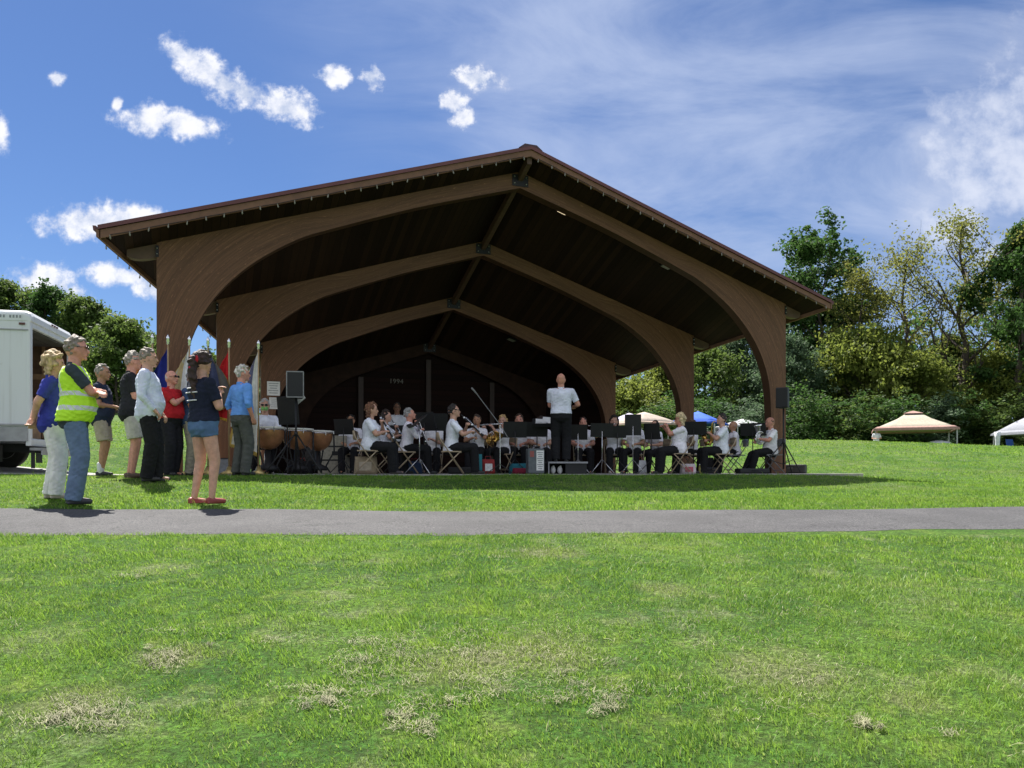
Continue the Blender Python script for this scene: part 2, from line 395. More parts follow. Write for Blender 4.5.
def planks(name, axis, width, c0, c1, seamdark=.3):
    m, nt, b = newmat(name); v = coord(nt); sp = N(nt, 'ShaderNodeSeparateXYZ'); nt.links.new(v, sp.inputs[0])
    q = mth(nt, 'DIVIDE', sp.outputs[axis], width)
    wn = N(nt, 'ShaderNodeTexWhiteNoise'); wn.noise_dimensions = '1D'; nt.links.new(mth(nt, 'FLOOR', q), wn.inputs['W'])
    st = [3, 3, 3]; st[axis] = 40
    if axis == 2: st = [1.5, 1.5, 40]
    c = mixc(nt, wn.outputs[0], c0, c1); c = mixc(nt, mth(nt, 'MULTIPLY', noise(nt, v, 1, 5, .6, tuple(st)), .6), c, sh(c0, .6))
    fr = mth(nt, 'FRACT', q); seam = mth(nt, 'SUBTRACT', 1.0, ramp(nt, fr, 0, .1)); c = mixc(nt, seam, c, sh(c0, seamdark))
    nt.links.new(c, b.inputs['Base Color']); b.inputs['Roughness'].default_value = .75; b.inputs['Specular IOR Level'].default_value = .15
    bp = N(nt, 'ShaderNodeBump', i_Strength=.5, i_Distance=.01); nt.links.new(ramp(nt, fr, 0, .1), bp.inputs['Height']); nt.links.new(bp.outputs[0], b.inputs['Normal'])
    return m
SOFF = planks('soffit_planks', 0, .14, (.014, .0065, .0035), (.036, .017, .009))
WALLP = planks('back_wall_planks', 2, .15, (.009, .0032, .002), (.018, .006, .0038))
FASC = M('fascia_board', (.17, .080, .045), .65, .15, 6, .2)
METR = M('roof_metal', (.11, .036, .034), .38, .12, 3, .05, metal=.3)
SHEET = M('roof_sheet', (.26, .20, .19), .35, .1, 2, .05, metal=.4)
DARKW = M('dark_timber', (.07, .036, .02), .65, .2, 8, .2, stretch=(1, 1, 8))
ARCHW_SHADED = M('shaded_arch_timber', (.026, .012, .007), .7, .25, 5, .2, spec=.15)  # rear arch timber, with the shade of the deep stage darkened into its colour
STEEL = M('black_steel', (.02, .02, .022), .5, .1, 30, .05, metal=.6)
BOLT = M('bolt_steel', (.55, .55, .55), .35, .1, 30, 0, metal=.9)
T0, T1 = -.517, 7.6
def rid(t): return 6.59 - .378 * (t - T0)
def eav(t): return 4.10 - .215 * (t - T0)
def ehw(t): return 7.75 - .462 * (t - T0)
def roof_z(u, t): return rid(t) + (eav(t) - rid(t)) * abs(u) / ehw(t)
TH = .10
nT = 9; nU = 9
def roof_sheet(zoff0, zoff1, name, mat, parent, du=0.0, tf=T0, tb=T1, smooth=False):
    g = G(); V = []; 
    us = [-1 + 2 * i / (2 * nU) for i in range(2 * nU + 1)]
    tl = [tf + (tb - tf) * i / nT for i in range(nT + 1)]
    for zo in (zoff0, zoff1):
        for t in tl:
            for q in us:
                u = q * (ehw(t) + du); V.append((u, t, roof_z(u, t) + zo))
    m_ = 2 * nU + 1; base = m_ * (nT + 1); Fs = []
    for i in range(nT):
        for j in range(2 * nU):
            a = i * m_ + j
            Fs.append((a, a + m_, a + m_ + 1, a + 1)); Fs.append((base + a, base + a + 1, base + a + m_ + 1, base + a + m_))
    per = [j for j in range(m_)] + [i * m_ + m_ - 1 for i in range(1, nT + 1)] + [nT * m_ + j for j in range(m_ - 2, -1, -1)] + [i * m_ for i in range(nT - 1, 0, -1)]
    for i, a in enumerate(per):
        c = per[(i + 1) % len(per)]; Fs.append((a, c, base + c, base + a))
    g.add(V, Fs); return g.build(name, mat, parent)
roof = roof_sheet(-TH, -.045, 'roof', SOFF, shell)
roof_sheet(-.043, .0, 'roof_sheeting', SHEET, roof, du=.03, tf=T0 - .03, tb=T1 + .03)
# standing seams are part of the sheeting; ridge cap
g = G()
for (t_, dz) in ((T0 - .06, 0), (T1, 0)): pass
rings = []
for t in (T0 - .05, T1 + .05):
    z = rid(t); rings.append([Vector((-.26, t, z - .06)), Vector((-.13, t, z + .035)), Vector((.13, t, z + .035)), Vector((.26, t, z - .06)), Vector((0, t, z - .03))])
g.loft(rings); g.build('ridge_cap', M('ridge_metal', (.06, .03, .035), .4, .1, 3, .05, metal=.4), roof)
def edge_board(z0, z1, y0, y1, mat, name, du=.0):
    g = G()
    for s in (-1, 1):
        rs = []
        for q in (0, 1):
            u = s * (ehw(T0) + du) * q; zt = roof_z(u, T0) if q == 0 else eav(T0)
            rs.append([Vector((u, y0, zt + z0)), Vector((u, y1, zt + z0)), Vector((u, y1, zt + z1)), Vector((u, y0, zt + z1))])
        if s < 0: rs = rs[::-1]
        g.loft(rs)
    return g.build(name, mat, roof)
edge_board(-.185, -.05, T0 - .045, T0 - .003, FASC, 'fascia')
edge_board(-.052, .018, T0 - .075, T0 - .031, METR, 'rake_flashing', .04)
for s in (-1, 1):
    g = G(); rs = []; rs2 = []
    for t in (T0 - .045, T1):
        u = s * (ehw(t) + .003); z = eav(t)
        rs.append([Vector((u, t, z - .185)), Vector((u + s * .04, t, z - .185)), Vector((u + s * .04, t, z - .05)), Vector((u, t, z - .05))])
        u2 = u + s * .043
        rs2.append([Vector((u2, t, z - .08)), Vector((u2 + s * .04, t, z - .08)), Vector((u2 + s * .05, t, z + .0)), Vector((u2, t, z + .0))])
    g.loft(rs); g.build('eave_board', FASC, roof); g2 = G(); g2.loft(rs2); g2.build('gutter', METR, roof)
# ridge beam
g = G(); rs = []
for t in (T0 + .02, T1 - .5):
    z = rid(t) - TH - .01; rs.append([Vector((-.05, t, z - .20)), Vector((.05, t, z - .20)), Vector((.05, t, z - .03)), Vector((-.05, t, z - .03))])
g.loft(rs); g.build('ridge_beam', DARKW, shell)
INTR = [(6.49, 0), (6.49, .6), (6.485, 1.2), (6.46, 1.8), (6.38, 2.32), (6.14, 2.9), (5.77, 3.42), (5.25, 3.91), (4.53, 4.38), (3.85, 4.67), (2.3, 5.24), (1.1, 5.62), (0, 5.95)]
def spline(pts, n):
    out = []
    P = [Vector((*p, 0)) for p in pts]
    for i in range(len(P) - 1):
        p0 = P[max(i - 1, 0)]; p1 = P[i]; p2 = P[i + 1]; p3 = P[min(i + 2, len(P) - 1)]
        for k in range(n):
            t = k / n
            out.append(.5 * ((2 * p1) + (-p0 + p2) * t + (2 * p0 - 5 * p1 + 4 * p2 - p3) * t * t + (-p0 + 3 * p1 - 3 * p2 + p3) * t ** 3))
    out.append(P[-1]); return out
PL = [(0.0, 6.92, 5.95), (2.25, 5.86, 5.11), (4.5, 4.80, 4.26), (6.75, 3.74, 3.44)]
def arch(ti, w, J, name='timber_arch'):
    sw = w / 6.92; sj = J / 5.95; dep = .24 if ti < 6 else .18
    inn = [(p.x * sw, p.y * sj) for p in spline(INTR, 4)]
    g = G(); uvs = {}
    V = []; UV = []
    for s in (1, -1):
        rows = []
        L = 0; prev = None
        topz = roof_z(w, ti) - TH - .004
        n_in = len(inn)
        # outer partner for every inner point
        kc = next(i for i, p in enumerate(inn) if p[1] >= topz * .985 or p[0] < w * .86)
        for i, (u, z) in enumerate(inn):
            if prev is not None: L += math.hypot(u - prev[0], z - prev[1])
            prev = (u, z)
            if i <= kc:
                q = i / kc; uo, zo = w, topz * q
            else:
                q = (i - kc) / (n_in - 1 - kc); uo = w * (1 - q); zo = roof_z(uo, ti) - TH - .004
            rows.append(((u, z), (uo, zo), L))
        for yy in (ti, ti + dep):
            for (a, b_, L) in rows:
                d = math.hypot(a[0] - b_[0], a[1] - b_[1])
                V.append((s * a[0], yy, a[1])); UV.append((L, 0)); V.append((s * b_[0], yy, b_[1])); UV.append((L, d))
    me = bpy.data.meshes.new(name); nr = len(inn); Fs = []
    for si in range(2):
        o0 = si * nr * 4; o1 = o0 + nr * 2
        for i in range(nr - 1):
            a = o0 + 2 * i; c = o1 + 2 * i
            q = [(a, a + 1, a + 3, a + 2), (c, c + 2, c + 3, c + 1), (a, a + 2, c + 2, c), (a + 1, c + 1, c + 3, a + 3)]
            if si: q = [f[::-1] for f in q]
            Fs += q
        Fs.append((o0, o1, o1 + 1, o0 + 1))
    me.from_pydata(V, [], Fs); me.update()
    ul = me.uv_layers.new(name='UVMap')
    for l in me.loops: ul.data[l.index].uv = UV[l.vertex_index]
    ob = obj(name, me, ARCHW if ti < 6 else ARCHW_SHADED, shell)
    # plates and bolts at the crown and at the shoulders
    zc = J + .02
    pl = G().box((0, ti - .008, zc + .13), (.36, .012, .24)).build('crown_plate', STEEL, ob)
    for bx in (-.13, .13):
        for bz in (.06, .2): G().cap((bx, ti - .008, zc + bz), (bx, ti - .03, zc + bz), .016, .012, 8).build('bolt', BOLT, pl)
    for s in (-1, 1):
        g = G(); zt = roof_z(w - .2, ti) - TH - .22
        g.box((s * (w - .01), ti - .005, zt), (.05, .014, .2))
        pl = g.build('shoulder_plate', STEEL, ob)
        for bz in (-.05, .05): G().cap((s * (w - .01), ti - .012, zt + bz), (s * (w - .01), ti - .03, zt + bz), .013, .01, 8).build('bolt', BOLT, pl)
    # outrigger bracket to the eave
    for s in (-1, 1):
        g = G(); e = ehw(ti); z0 = roof_z(w, ti) - TH; rs = []
        for k in range(9):
            q = k / 8; u = w + .004 + (e - .12 - w) * q; zt = roof_z(u, ti) - TH - .003
            dz = .24 * math.sqrt(max(0, 1 - (q * .92) ** 2.4)) * .95 + .02
            rs.append([Vector((s * u, ti + .04, zt - dz)), Vector((s * u, ti + .20, zt - dz)), Vector((s * u, ti + .20, zt)), Vector((s * u, ti + .04, zt))])
        if s < 0: rs = rs[::-1]
        g.loft(rs); g.build('outrigger', M('outrigger_wood', (.085, .045, .026), .6, .15, 6, .2), ob)
    return ob
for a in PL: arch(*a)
# back wall, posts, side walls
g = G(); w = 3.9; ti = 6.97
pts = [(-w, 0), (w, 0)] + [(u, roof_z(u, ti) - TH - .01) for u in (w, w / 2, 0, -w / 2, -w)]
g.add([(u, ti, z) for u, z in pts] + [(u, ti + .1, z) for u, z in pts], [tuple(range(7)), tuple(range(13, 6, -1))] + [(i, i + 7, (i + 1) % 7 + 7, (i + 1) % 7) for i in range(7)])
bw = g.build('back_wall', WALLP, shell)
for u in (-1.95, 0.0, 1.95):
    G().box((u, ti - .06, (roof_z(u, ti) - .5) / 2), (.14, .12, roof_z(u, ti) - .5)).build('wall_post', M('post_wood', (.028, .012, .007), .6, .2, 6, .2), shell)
for s in (-1, 1):
    g = G(); rs = []
    for t in (4.76, 7.06):
        u = s * ((4.80 - .471 * (t - 4.5)) - .08); zt = roof_z(u, t) - TH - .01
        rs.append([Vector((u, t, 0)), Vector((u + .08 * s, t, 0)), Vector((u + .08 * s, t, zt)), Vector((u, t, zt))])
    if s < 0: rs = rs[::-1]
    g.loft(rs); g.build('side_wall', WALLP, shell)
# small pale numerals on the back wall
tc = bpy.data.curves.new('wall_numerals', 'FONT'); tc.body = '1994'; tc.size = .19; tc.extrude = .006; tc.align_x = 'CENTER'; tc.space_character = 1.1
to = bpy.data.objects.new('tmp', tc); link(to); dg = bpy.context.evaluated_depsgraph_get()
me = bpy.data.meshes.new_from_object(to.evaluated_get(dg)); bpy.data.objects.remove(to)
ob = obj('wall_numerals', me, M('pale_paint', (.15, .14, .12), .6), bw); ob.location = (-.92, ti - .012, 2.55); ob.rotation_euler = (R(90), 0, 0)
# recessed soffit lamps
lampm, nt, b = newmat('lamp_glow'); b.inputs['Emission Color'].default_value = (1, .78, .5, 1); b.inputs['Emission Strength'].default_value = .45; b.inputs['Base Color'].default_value = (.8, .7, .5, 1)
for (u, t, on) in ((-4.35, .38, 1), (1.18, .38, 1), (-1.95, .45, 0), (3.9, .5, 0), (2.3, 2.6, 0), (1.9, 5.2, 0)):
    z = roof_z(u, t) - TH; ang = math.atan2(eav(t) - rid(t), ehw(t)) * (1 if u > 0 else -1)
    rt = Matrix.Rotation(-ang, 3, 'Y'); c = Vector((u, t, z - .035))
    g = G().box(c, (.26, .26, .05), rt); lo = g.build('soffit_lamp', STEEL, shell, bevel=.006)
    G().box(c - rt @ Vector((0, 0, .027)), (.2, .2, .01), rt).build('lamp_lens', lampm if on else M('lens_off', (.35, .33, .3), .4, .1), lo)
# festoon lights on the rake and the left eave
fest = thing('string_lights', 'string of small pale bulbs along the front and left roof edges', 'string lights', (.17, 16.65, 0), YAW)
bulbm = M('bulb_glass', (.24, .22, .19), .3, .05, 30, 0)
bme = G().cap((0, 0, -.005), (0, 0, -.025), .009, .009, 8).ell((0, 0, -.045), (.014, .014, .026), n=8, m=5).mesh('bulb', True)
spots = []
for s in (-1, 1):
    for i in range(26):
        u = s * (.16 + i * .298); spots.append((u, T0 - .058, roof_z(u, T0) - .175 + .006 * math.sin(i * 2.3)))
for i in range(22):
    t = T0 + .25 + i * .34; spots.append((-(ehw(t) + .06), t, eav(t) - .175))
for a_, b_ in ((0, 26), (26, 52), (52, len(spots))): G().tube([(p[0], p[1], p[2] + .004) for p in spots[a_:b_]], .006, 5).build('wire', STEEL, fest)
for p in spots:
    o = obj('bulb', bme, bulbm, fest, p); o.rotation_euler = (random.uniform(-.25, .25), random.uniform(-.25, .25), 0)
# two notices on the left pillar of the third arch
def notice(px, py0, py1, wpx, label):
    p = stage(px, 4.48); k = 800 / p.y; z0 = CZ + (HY - py1) / k; z1 = CZ + (HY - py0) / k
    t = thing('notice', label, 'notice', (p.x, p.y, (z0 + z1) / 2), YAW); w_ = wpx / k / CU; h_ = z1 - z0
    G().box((0, 0, 0), (w_, .012, h_)).build('sheet', M('notice_paper', (.72, .72, .70), .6, .04), t)
    g = G()
    for i in range(5): g.box((-.02 * w_ * (i % 2), -.0085, h_ * (.36 - i * .17)), (w_ * (.78 - .12 * (i % 3)), .003, h_ * .045))
    g.build('printed_lines', M('print_ink', (.25, .26, .28), .6), t)
notice(273.5, 381.5, 395.5, 11.5, 'white printed notice on the third timber pillar, the upper of two')
notice(274, 397.5, 409, 8.5, 'smaller white notice below another on the third timber pillar, partly behind the masked drummer')

# ------------------------------------------------------------------ people
TMP = bpy.data.scenes.new('work')
def remesh(g, name, voxel, mat, parent, it=4, fold=0.0, fac=.5, seed=0):
    me = g.mesh('tmp'); o = bpy.data.objects.new('tmp', me); TMP.collection.objects.link(o)
    r = o.modifiers.new('r', 'REMESH'); r.mode = 'VOXEL'; r.voxel_size = voxel
    s = o.modifiers.new('s', 'SMOOTH'); s.iterations = it; s.factor = fac
    with bpy.context.temp_override(scene=TMP, view_layer=TMP.view_layers[0]): dg = bpy.context.evaluated_depsgraph_get(); dg.update()
    m2 = bpy.data.meshes.new_from_object(o.evaluated_get(dg)); bpy.data.objects.remove(o); bpy.data.meshes.remove(me)
    m2.name = name
    n = len(m2.vertices)
    if fold and n:
        co_ = np.empty(n * 3, np.float32); m2.vertices.foreach_get('co', co_); co_ = co_.reshape(-1, 3)
        no = np.empty(n * 3, np.float32); m2.vertex_normals.foreach_get('vector', no); no = no.reshape(-1, 3)
        x, y, z = (co_ + seed * 1.7).T
        d = np.sin(x * 31 + 9 * np.sin(z * 13)) * np.sin(z * 23 + 5 * np.sin(y * 17)) + .6 * np.sin(y * 47 + z * 29) * np.sin(x * 37 - z * 41)
        co_ += no * (d * fold)[:, None]; m2.vertices.foreach_set('co', co_.ravel())
    m2.polygons.foreach_set('use_smooth', [True] * len(m2.polygons)); m2.update()
    m2.materials.clear()
    return obj(name, m2, mat, parent)
def ik(a, b, l1, l2, pole):
    a = Vector(a); b = Vector(b); d = b - a; L = min(d.length, (l1 + l2) * .998); dn = d.normalized(); b = a + dn * L
    x = (l1 * l1 - l2 * l2 + L * L) / (2 * L); h = math.sqrt(max(l1 * l1 - x * x, 0))
    p = Vector(pole); p = (p - dn * p.dot(dn)); p = p.normalized() if p.length > 1e-5 else Vector((0, 1, 0))
    return a + dn * x + p * h, b
SHOEB = None
def person(label, loc, rz, H=1.75, sit=False, ph=None, lean=0, twist=0, hr=None, hl=None, fr=None, fl=None, pr=(.6, -.5, -.6), plf=(-.6, -.5, -.6),
           head=(0, 0), tone='fair', hair='short', hairc=(.25, .2, .16), shirt=(.8, .8, .82), sleeve='short', pants=(.02, .02, .025), legs='long',
           shoes=(.02, .02, .02), fem=False, belly=0.0, untuck=True, group=None, vox=.011, glasses=None, mask=None, extra=None, socks=None, collar=True, curl=.6, build=1.0, hand_dirs=None, cat='person', hem=None, flare=.03):
    root = thing('person', label, cat, loc, rz, group)
    s = H / 1.75; sk = skin(tone); V3 = Vector
    if ph is None: ph = .53 / s if sit else .945
    pel = V3((0, 0, ph)); la = R(lean)
    up = V3((0, math.sin(la), math.cos(la))); fw = V3((0, math.cos(la), -math.sin(la)))
    tw = Matrix.Rotation(R(twist), 3, 'Z'); rt = tw @ V3((1, 0, 0)); fwt = tw @ fw
    bw_ = build
    sw = (.158 if fem else .182) * bw_
    def T(a, r=0, f=0): 
        k = min(1, max(0, a / .4)); rr = V3((1, 0, 0)).lerp(rt, k); ff = fw.lerp(fwt, k); return pel + up * a + rr * r + ff * f
    nb = T(.52); hd_up = (up + V3((0, 0, 1.2))).normalized()
    HR = Euler((R(-head[1]), 0, R(head[0] + twist)), 'XYZ').to_matrix() * 1.07
    hc = nb + up * .025 + HR @ V3((0, .024, .120))
    sh_r = T(.436, sw - .002); sh_l = T(.436, -sw + .002)
    if hr is None: hr = (.24, .06, -.05)
    if hl is None: hl = (-.24, .06, -.05)
    hr = pel + V3(hr); hl = pel + V3(hl)
    er, wr = ik(sh_r, hr, .285, .25, pr); el, wl = ik(sh_l, hl, .285, .25, plf)
    if fr is None: fr = (.13, .47, .085) if sit else (.10, .02, .085)
    if fl is None: fl = (-.13, .47, .085) if sit else (-.10, -.02, .085)
    hip_r = pel + V3((.09, 0, -.02)); hip_l = pel + V3((-.09, 0, -.02))
    kp = (0, 1, .8) if sit else (0, 1, 0)
    kr, ar = ik(hip_r, fr, .43, .42, V3(kp) + V3((.15, 0, 0))); kl, al = ik(hip_l, fl, .43, .42, V3(kp) + V3((-.15, 0, 0)))
    Sc = lambda v: v * s
    def torso(g, inf, lo, hi, flare=0.0):
        prof = [(-.16, .120, .085, 0), (-.09, .160, .112, -.01), (0, .170 if fem else .165, .118, 0), (.08, .150, .108, .004), (.15, .128 if fem else .145, .10, .006), (.24, .145 if fem else .158, .108, .01),
                (.32, .155 if fem else .172, .118, .012), (.39, .150 if fem else .178, .108, .006), (.445, .140 if fem else .160, .085, 0), (.485, .095, .066, 0), (.52, .060, .058, .004)]
        rings = []
        for (a, rx, ry, f) in prof:
            if a < lo - 1e-6 or a > hi + 1e-6: continue
            bl = belly * math.exp(-((a - .10) / .13) ** 2)
            q = inf + flare * max(0, .2 - a)
            rx = rx * bw_ + bl * .45 + q; ry = ry * bw_ + bl * .6 + q; f = f + bl * .6
            if fem and inf > 0 and a in (.24, .32): ry += .012; f += .014
            c = T(a, 0, f); k = min(1, max(0, a / .4)); r_ = V3((1, 0, 0)).lerp(rt, k).normalized(); f_ = fw.lerp(fwt, k).normalized()
            rings.append([(c + r_ * (abs(math.cos(th)) ** .85 * math.copysign(1, math.cos(th)) * rx) + f_ * (math.sin(th) * ry)) * s for th in [2 * math.pi * j / 18 for j in range(18)]])
        g.loft(rings)
    # --- body: one continuous skin
    g = G(); torso(g, -.012, -.16, .52)
    g.cap(nb * s - up * .03, (hc - HR @ V3((0, .012, .04))) * s, .064 * s, .060 * s)
    g.ell(hc * s, (.077 * s, .096 * s, .114 * s), HR); g.ell((hc + HR @ V3((0, -.012, .034))) * s, (.075 * s, .088 * s, .076 * s), HR); g.ell((hc + HR @ V3((0, -.026, -.004))) * s, (.073 * s, .078 * s, .088 * s), HR)
    g.ell((hc + HR @ V3((0, .028, -.052))) * s, (.052 * s, .062 * s, .062 * s), HR)
    g.cap((hc + HR @ V3((0, .082, .004))) * s, (hc + HR @ V3((0, .104, -.030))) * s, .010 * s, .016 * s, 8)
    g.ell((hc + HR @ V3((0, .078, -.094))) * s, (.022 * s, .018 * s, .016 * s), HR)
    g.ell((hc + HR @ V3((0, .084, -.060))) * s, (.026 * s, .014 * s, .010 * s), HR)
    for q in (-1, 1):
        g.ell((hc + HR @ V3((q * .076, -.004, -.012))) * s, (.011 * s, .022 * s, .034 * s), HR)
        g.ell((hc + HR @ V3((q * .032, .078, .022))) * s, (.026 * s, .016 * s, .010 * s), HR)
    for (S, E_, Wq, q) in ((sh_r, er, wr, 1), (sh_l, el, wl, -1)):
        g.cap(S * s, E_ * s, .050 * s * bw_, .041 * s * bw_); g.cap(E_ * s, Wq * s, .041 * s * bw_, .027 * s)
        g.ell((E_ * .72 + Wq * .28) * s, (.040 * s, .040 * s, .05 * s))
        fd = (Wq - E_).normalized()
        if hand_dirs and hand_dirs.get(q): fd = V3(hand_dirs[q]).normalized()
        side = fd.cross(V3((0, 0, 1)));
        side = side.normalized() if side.length > .2 else V3((0, 1, 0))
        if abs(fd.z) > .8: side = V3((0, 1, 0))
        nrm = side.cross(fd).normalized() * (-1)
        if nrm.dot(V3((-q, 0, -.5))) < 0: nrm = -nrm
        pc = Wq + fd * .05
        g.cap(Wq * s, (Wq + fd * .03) * s, .025 * s, .027 * s)
        for k in range(4):
            o_ = side * ((k - 1.5) * .021); L = (.030, .036, .033, .026)[k] if False else (.034, .040, .037, .028)[k]
            b0 = Wq + fd * .025 + o_ * .8; b1 = Wq + fd * .088 + o_
            g.cap(b0 * s, b1 * s, .015 * s, .0125 * s, 8)
            d1 = (fd * math.cos(curl) + nrm * math.sin(curl)); d2 = (fd * math.cos(curl * 2) + nrm * math.sin(curl * 2))
            b2 = b1 + d1 * L; b3 = b2 + d2 * L * .8
            g.cap(b1 * s, b2 * s, .0105 * s, .0095 * s, 8); g.cap(b2 * s, b3 * s, .0095 * s, .008 * s, 8)
        tsd = side * (-1 if side.dot(V3((0, 1, .6))) < 0 else 1)
        t0 = Wq + fd * .03 + tsd * .022; t1 = t0 + (fd * .6 + tsd * .7 + nrm * .3).normalized() * .036; t2 = t1 + (fd * .9 + nrm * .5).normalized() * .030
        g.cap(t0 * s, t1 * s, .014 * s, .0115 * s, 8); g.cap(t1 * s, t2 * s, .0115 * s, .009 * s, 8)
    for (Hp, K, A) in ((hip_r, kr, ar), (hip_l, kl, al)):
        g.cap(Hp * s, K * s, .082 * s * bw_, .056 * s * bw_); g.cap(K * s, A * s, .055 * s * bw_, .036 * s)
        back = V3((0, -1, 0)) - (A - K).normalized() * V3((0, -1, 0)).dot((A - K).normalized())
        g.ell((K * .68 + A * .32 + back * .012) * s, (.045 * s, .048 * s, .11 * s), (A - K).to_track_quat('Z', 'Y').to_matrix())
        g.cap((A + V3((0, -.02, -.035))) * s, (A + V3((0, .13, -.05))) * s, .030 * s, .022 * s)
    body = remesh(g, 'body', vox, sk, root, 3)
    # --- clothing
    fl_ = .0025
    seed = random.random()
    lo = hem if hem is not None else (-.09 if sit else -.16)
    g = G(); torso(g, .018, lo if untuck else 0, .485, flare if untuck else 0)
    for (S, E_, Wq) in ((sh_r, er, wr), (sh_l, el, wl)):
        inner = S.lerp(T(.47), .55); g.cap(inner * s, (S + up * .002) * s, .050 * s * bw_, .056 * s * bw_)
        if sleeve == 'long':
            g.cap(S * s, E_ * s, .070 * s * bw_, .052 * s); g.cap(E_ * s, (E_.lerp(Wq, .96)) * s, .050 * s, .036 * s, f1=True)
        elif sleeve == 'rolled':
            g.cap(S * s, E_ * s, .070 * s * bw_, .054 * s); g.cap(E_ * s, (E_.lerp(Wq, .25)) * s, .052 * s, .050 * s, f1=True)
        elif sleeve == 'short':
            g.cap(S * s, (S.lerp(E_, .74)) * s, .060 * s * bw_, .064 * s, f1=True)
        else:
            g.cap(S * s, (S.lerp(E_, .1)) * s, .070 * s * bw_, .068 * s, f1=True)
    if collar:
        rg = []
        g.cap(T(.475, 0, -.004) * s, T(.535, 0, -.004) * s, .068 * s, .062 * s, 14, True, True)
    top_o = remesh(g, 'shirt', vox, cloth('cloth_%02d_%02d_%02d' % tuple(int(c * 99) for c in shirt), shirt), root, 3, fl_, .5, seed)
    g = G(); 
    torso(g, .012, -.16, .08)
    kin = {'long': 1, 'shorts': .85, 'hot': .30, 'skirt': .8}[legs]
    for (Hp, K, A) in ((hip_r, kr, ar), (hip_l, kl, al)):
        if legs == 'long':
            g.cap(Hp * s, K * s, .106 * s * bw_, .084 * s * bw_); g.cap(K * s, (A + V3((0, -.008, -.045))) * s, .084 * s * bw_, .074 * s * bw_, f1=True)
        else:
            e = Hp.lerp(K, kin + .05); g.cap(Hp * s, e * s, .103 * s * bw_, (.100 if legs != 'hot' else .095) * s, f1=True)
    remesh(g, 'shorts' if legs in ('shorts', 'hot') else 'trousers', vox, cloth('cloth_%02d_%02d_%02d' % tuple(int(c * 99) for c in pants), pants), root, 3, fl_, .5, seed + 3)
    for (A, q) in ((ar, 1), (al, -1)):
        g = G(); a = A + V3((0, 0, -.038))
        toe = V3((q * .02, .155, -.012))
        g.cap((a + V3((0, -.04, -.004))) * s, (a + toe * .5 + V3((0, 0, -.006))) * s, .036 * s, .034 * s); g.cap((a + toe * .45 + V3((0, 0, -.008))) * s, (a + toe * .92 + V3((0, 0, -.004))) * s, .036 * s, .026 * s)
        g.box((a + V3((0, .045, -.037))) * s, (.072 * s, .225 * s, .016 * s))
        so_ = remesh(g, 'shoe', .009, M('shoe_%02d_%02d' % (int(shoes[0] * 99), int(shoes[2] * 99)), shoes, .5, .1), root, 3)
        if socks:
            g = G().cap((A + V3((0, 0, -.02))) * s, (A + V3((0, -.008, .09))) * s, .044 * s, .047 * s, 12)
            g.build('sock', cloth('sock_white', socks), root, True)
    # --- face
    for q in (-1, 1): G().ell((hc + HR @ V3((q * .031, .090, .008))) * s, (.011 * s, .006 * s, .006 * s), HR, 8, 5).build('eye', M('eye_dark', (.03, .02, .018), .3, 0, 5, 0), root, True)
    G().ell((hc + HR @ V3((0, .0985, -.062))) * s, (.022 * s, .006 * s, .005 * s), HR, 10, 5).build('lips', M('lips', (.36, .12, .10), .5, 0, 5, 0), root, True)
    hm = M('hair_%02d_%02d_%02d' % tuple(int(c * 99) for c in hairc), hairc, .65, .4, 26, .8, bdist=.012, stretch=(1, 1, .35))
    g = G()
    if hair in ('short', 'bob', 'long', 'curly', 'pony'):
        for i in range(34 if vox > .01 else 60):
            th = random.uniform(0, 2 * math.pi); el_ = random.uniform(-.25, 1.5)
            d = V3((math.cos(th) * math.cos(el_), math.sin(th) * math.cos(el_), math.sin(el_)))
            if d.y > .35 and d.z < .55: continue
            if d.z < .1 and d.y > -.1 and hair == 'short': continue
            p = hc + HR @ V3((d.x * .079, d.y * .093 - .008, d.z * .113 + .010))
            r_ = .020 if hair == 'short' else .032 if hair != 'curly' else .044
            g.ell(p * s, (r_ * s, r_ * s, r_ * .85 * s), HR, 8, 5)
        g.ell((hc + HR @ V3((0, -.018, .022))) * s, (.083 * s, .093 * s, .108 * s), HR)
        if hair in ('bob', 'curly', 'long'):
            Ld = {'bob': .16, 'curly': .14, 'long': .30}[hair]
            for q in (-1, -.5, 0, .5, 1):
                g.cap((hc + HR @ V3((q * .075, -.03 - .04 * (1 - abs(q)), .02))) * s, (hc + HR @ V3((q * .085, -.035 - .05 * (1 - abs(q)), -Ld + .03))) * s, .036 * s, .024 * s, 8)
        if hair == 'pony':
            pts = [hc + HR @ V3((0, -.09, .07)), hc + HR @ V3((0, -.14, .02)), hc + HR @ V3((.01, -.15, -.12)), hc + HR @ V3((.02, -.13, -.28)), hc + HR @ V3((.02, -.11, -.40))]
            for i in range(4): g.cap(pts[i] * s, pts[i + 1] * s, (.05, .055, .05, .04)[i] * s, (.055, .05, .04, .015)[i] * s, 9)
            for i in range(16):
                q = random.uniform(.1, 3.6); k_ = int(q); p = pts[k_].lerp(pts[k_ + 1], q - k_)
                g.ell((p + V3((random.uniform(-.045, .045), random.uniform(-.03, .03), 0))) * s, (.02 * s, .02 * s, .035 * s), None, 8, 5)
        ho = remesh(g, 'hair', .008, hm, root, 1, .009, .5, random.random())
        if extra == 'hairbow':
            b_ = G()
            for q in (-1, 1): b_.ell((hc + HR @ V3((q * .03, -.125, .03))) * s, (.035 * s, .02 * s, .045 * s), HR)
            b_.cap((hc + HR @ V3((0, -.14, .0))) * s, (hc + HR @ V3((.01, -.175, -.07))) * s, .02 * s, .026 * s)
            b_.build('hair_ribbon', cloth('red_ribbon', (.40, .02, .03)), root, True)
    elif hair == 'ring':
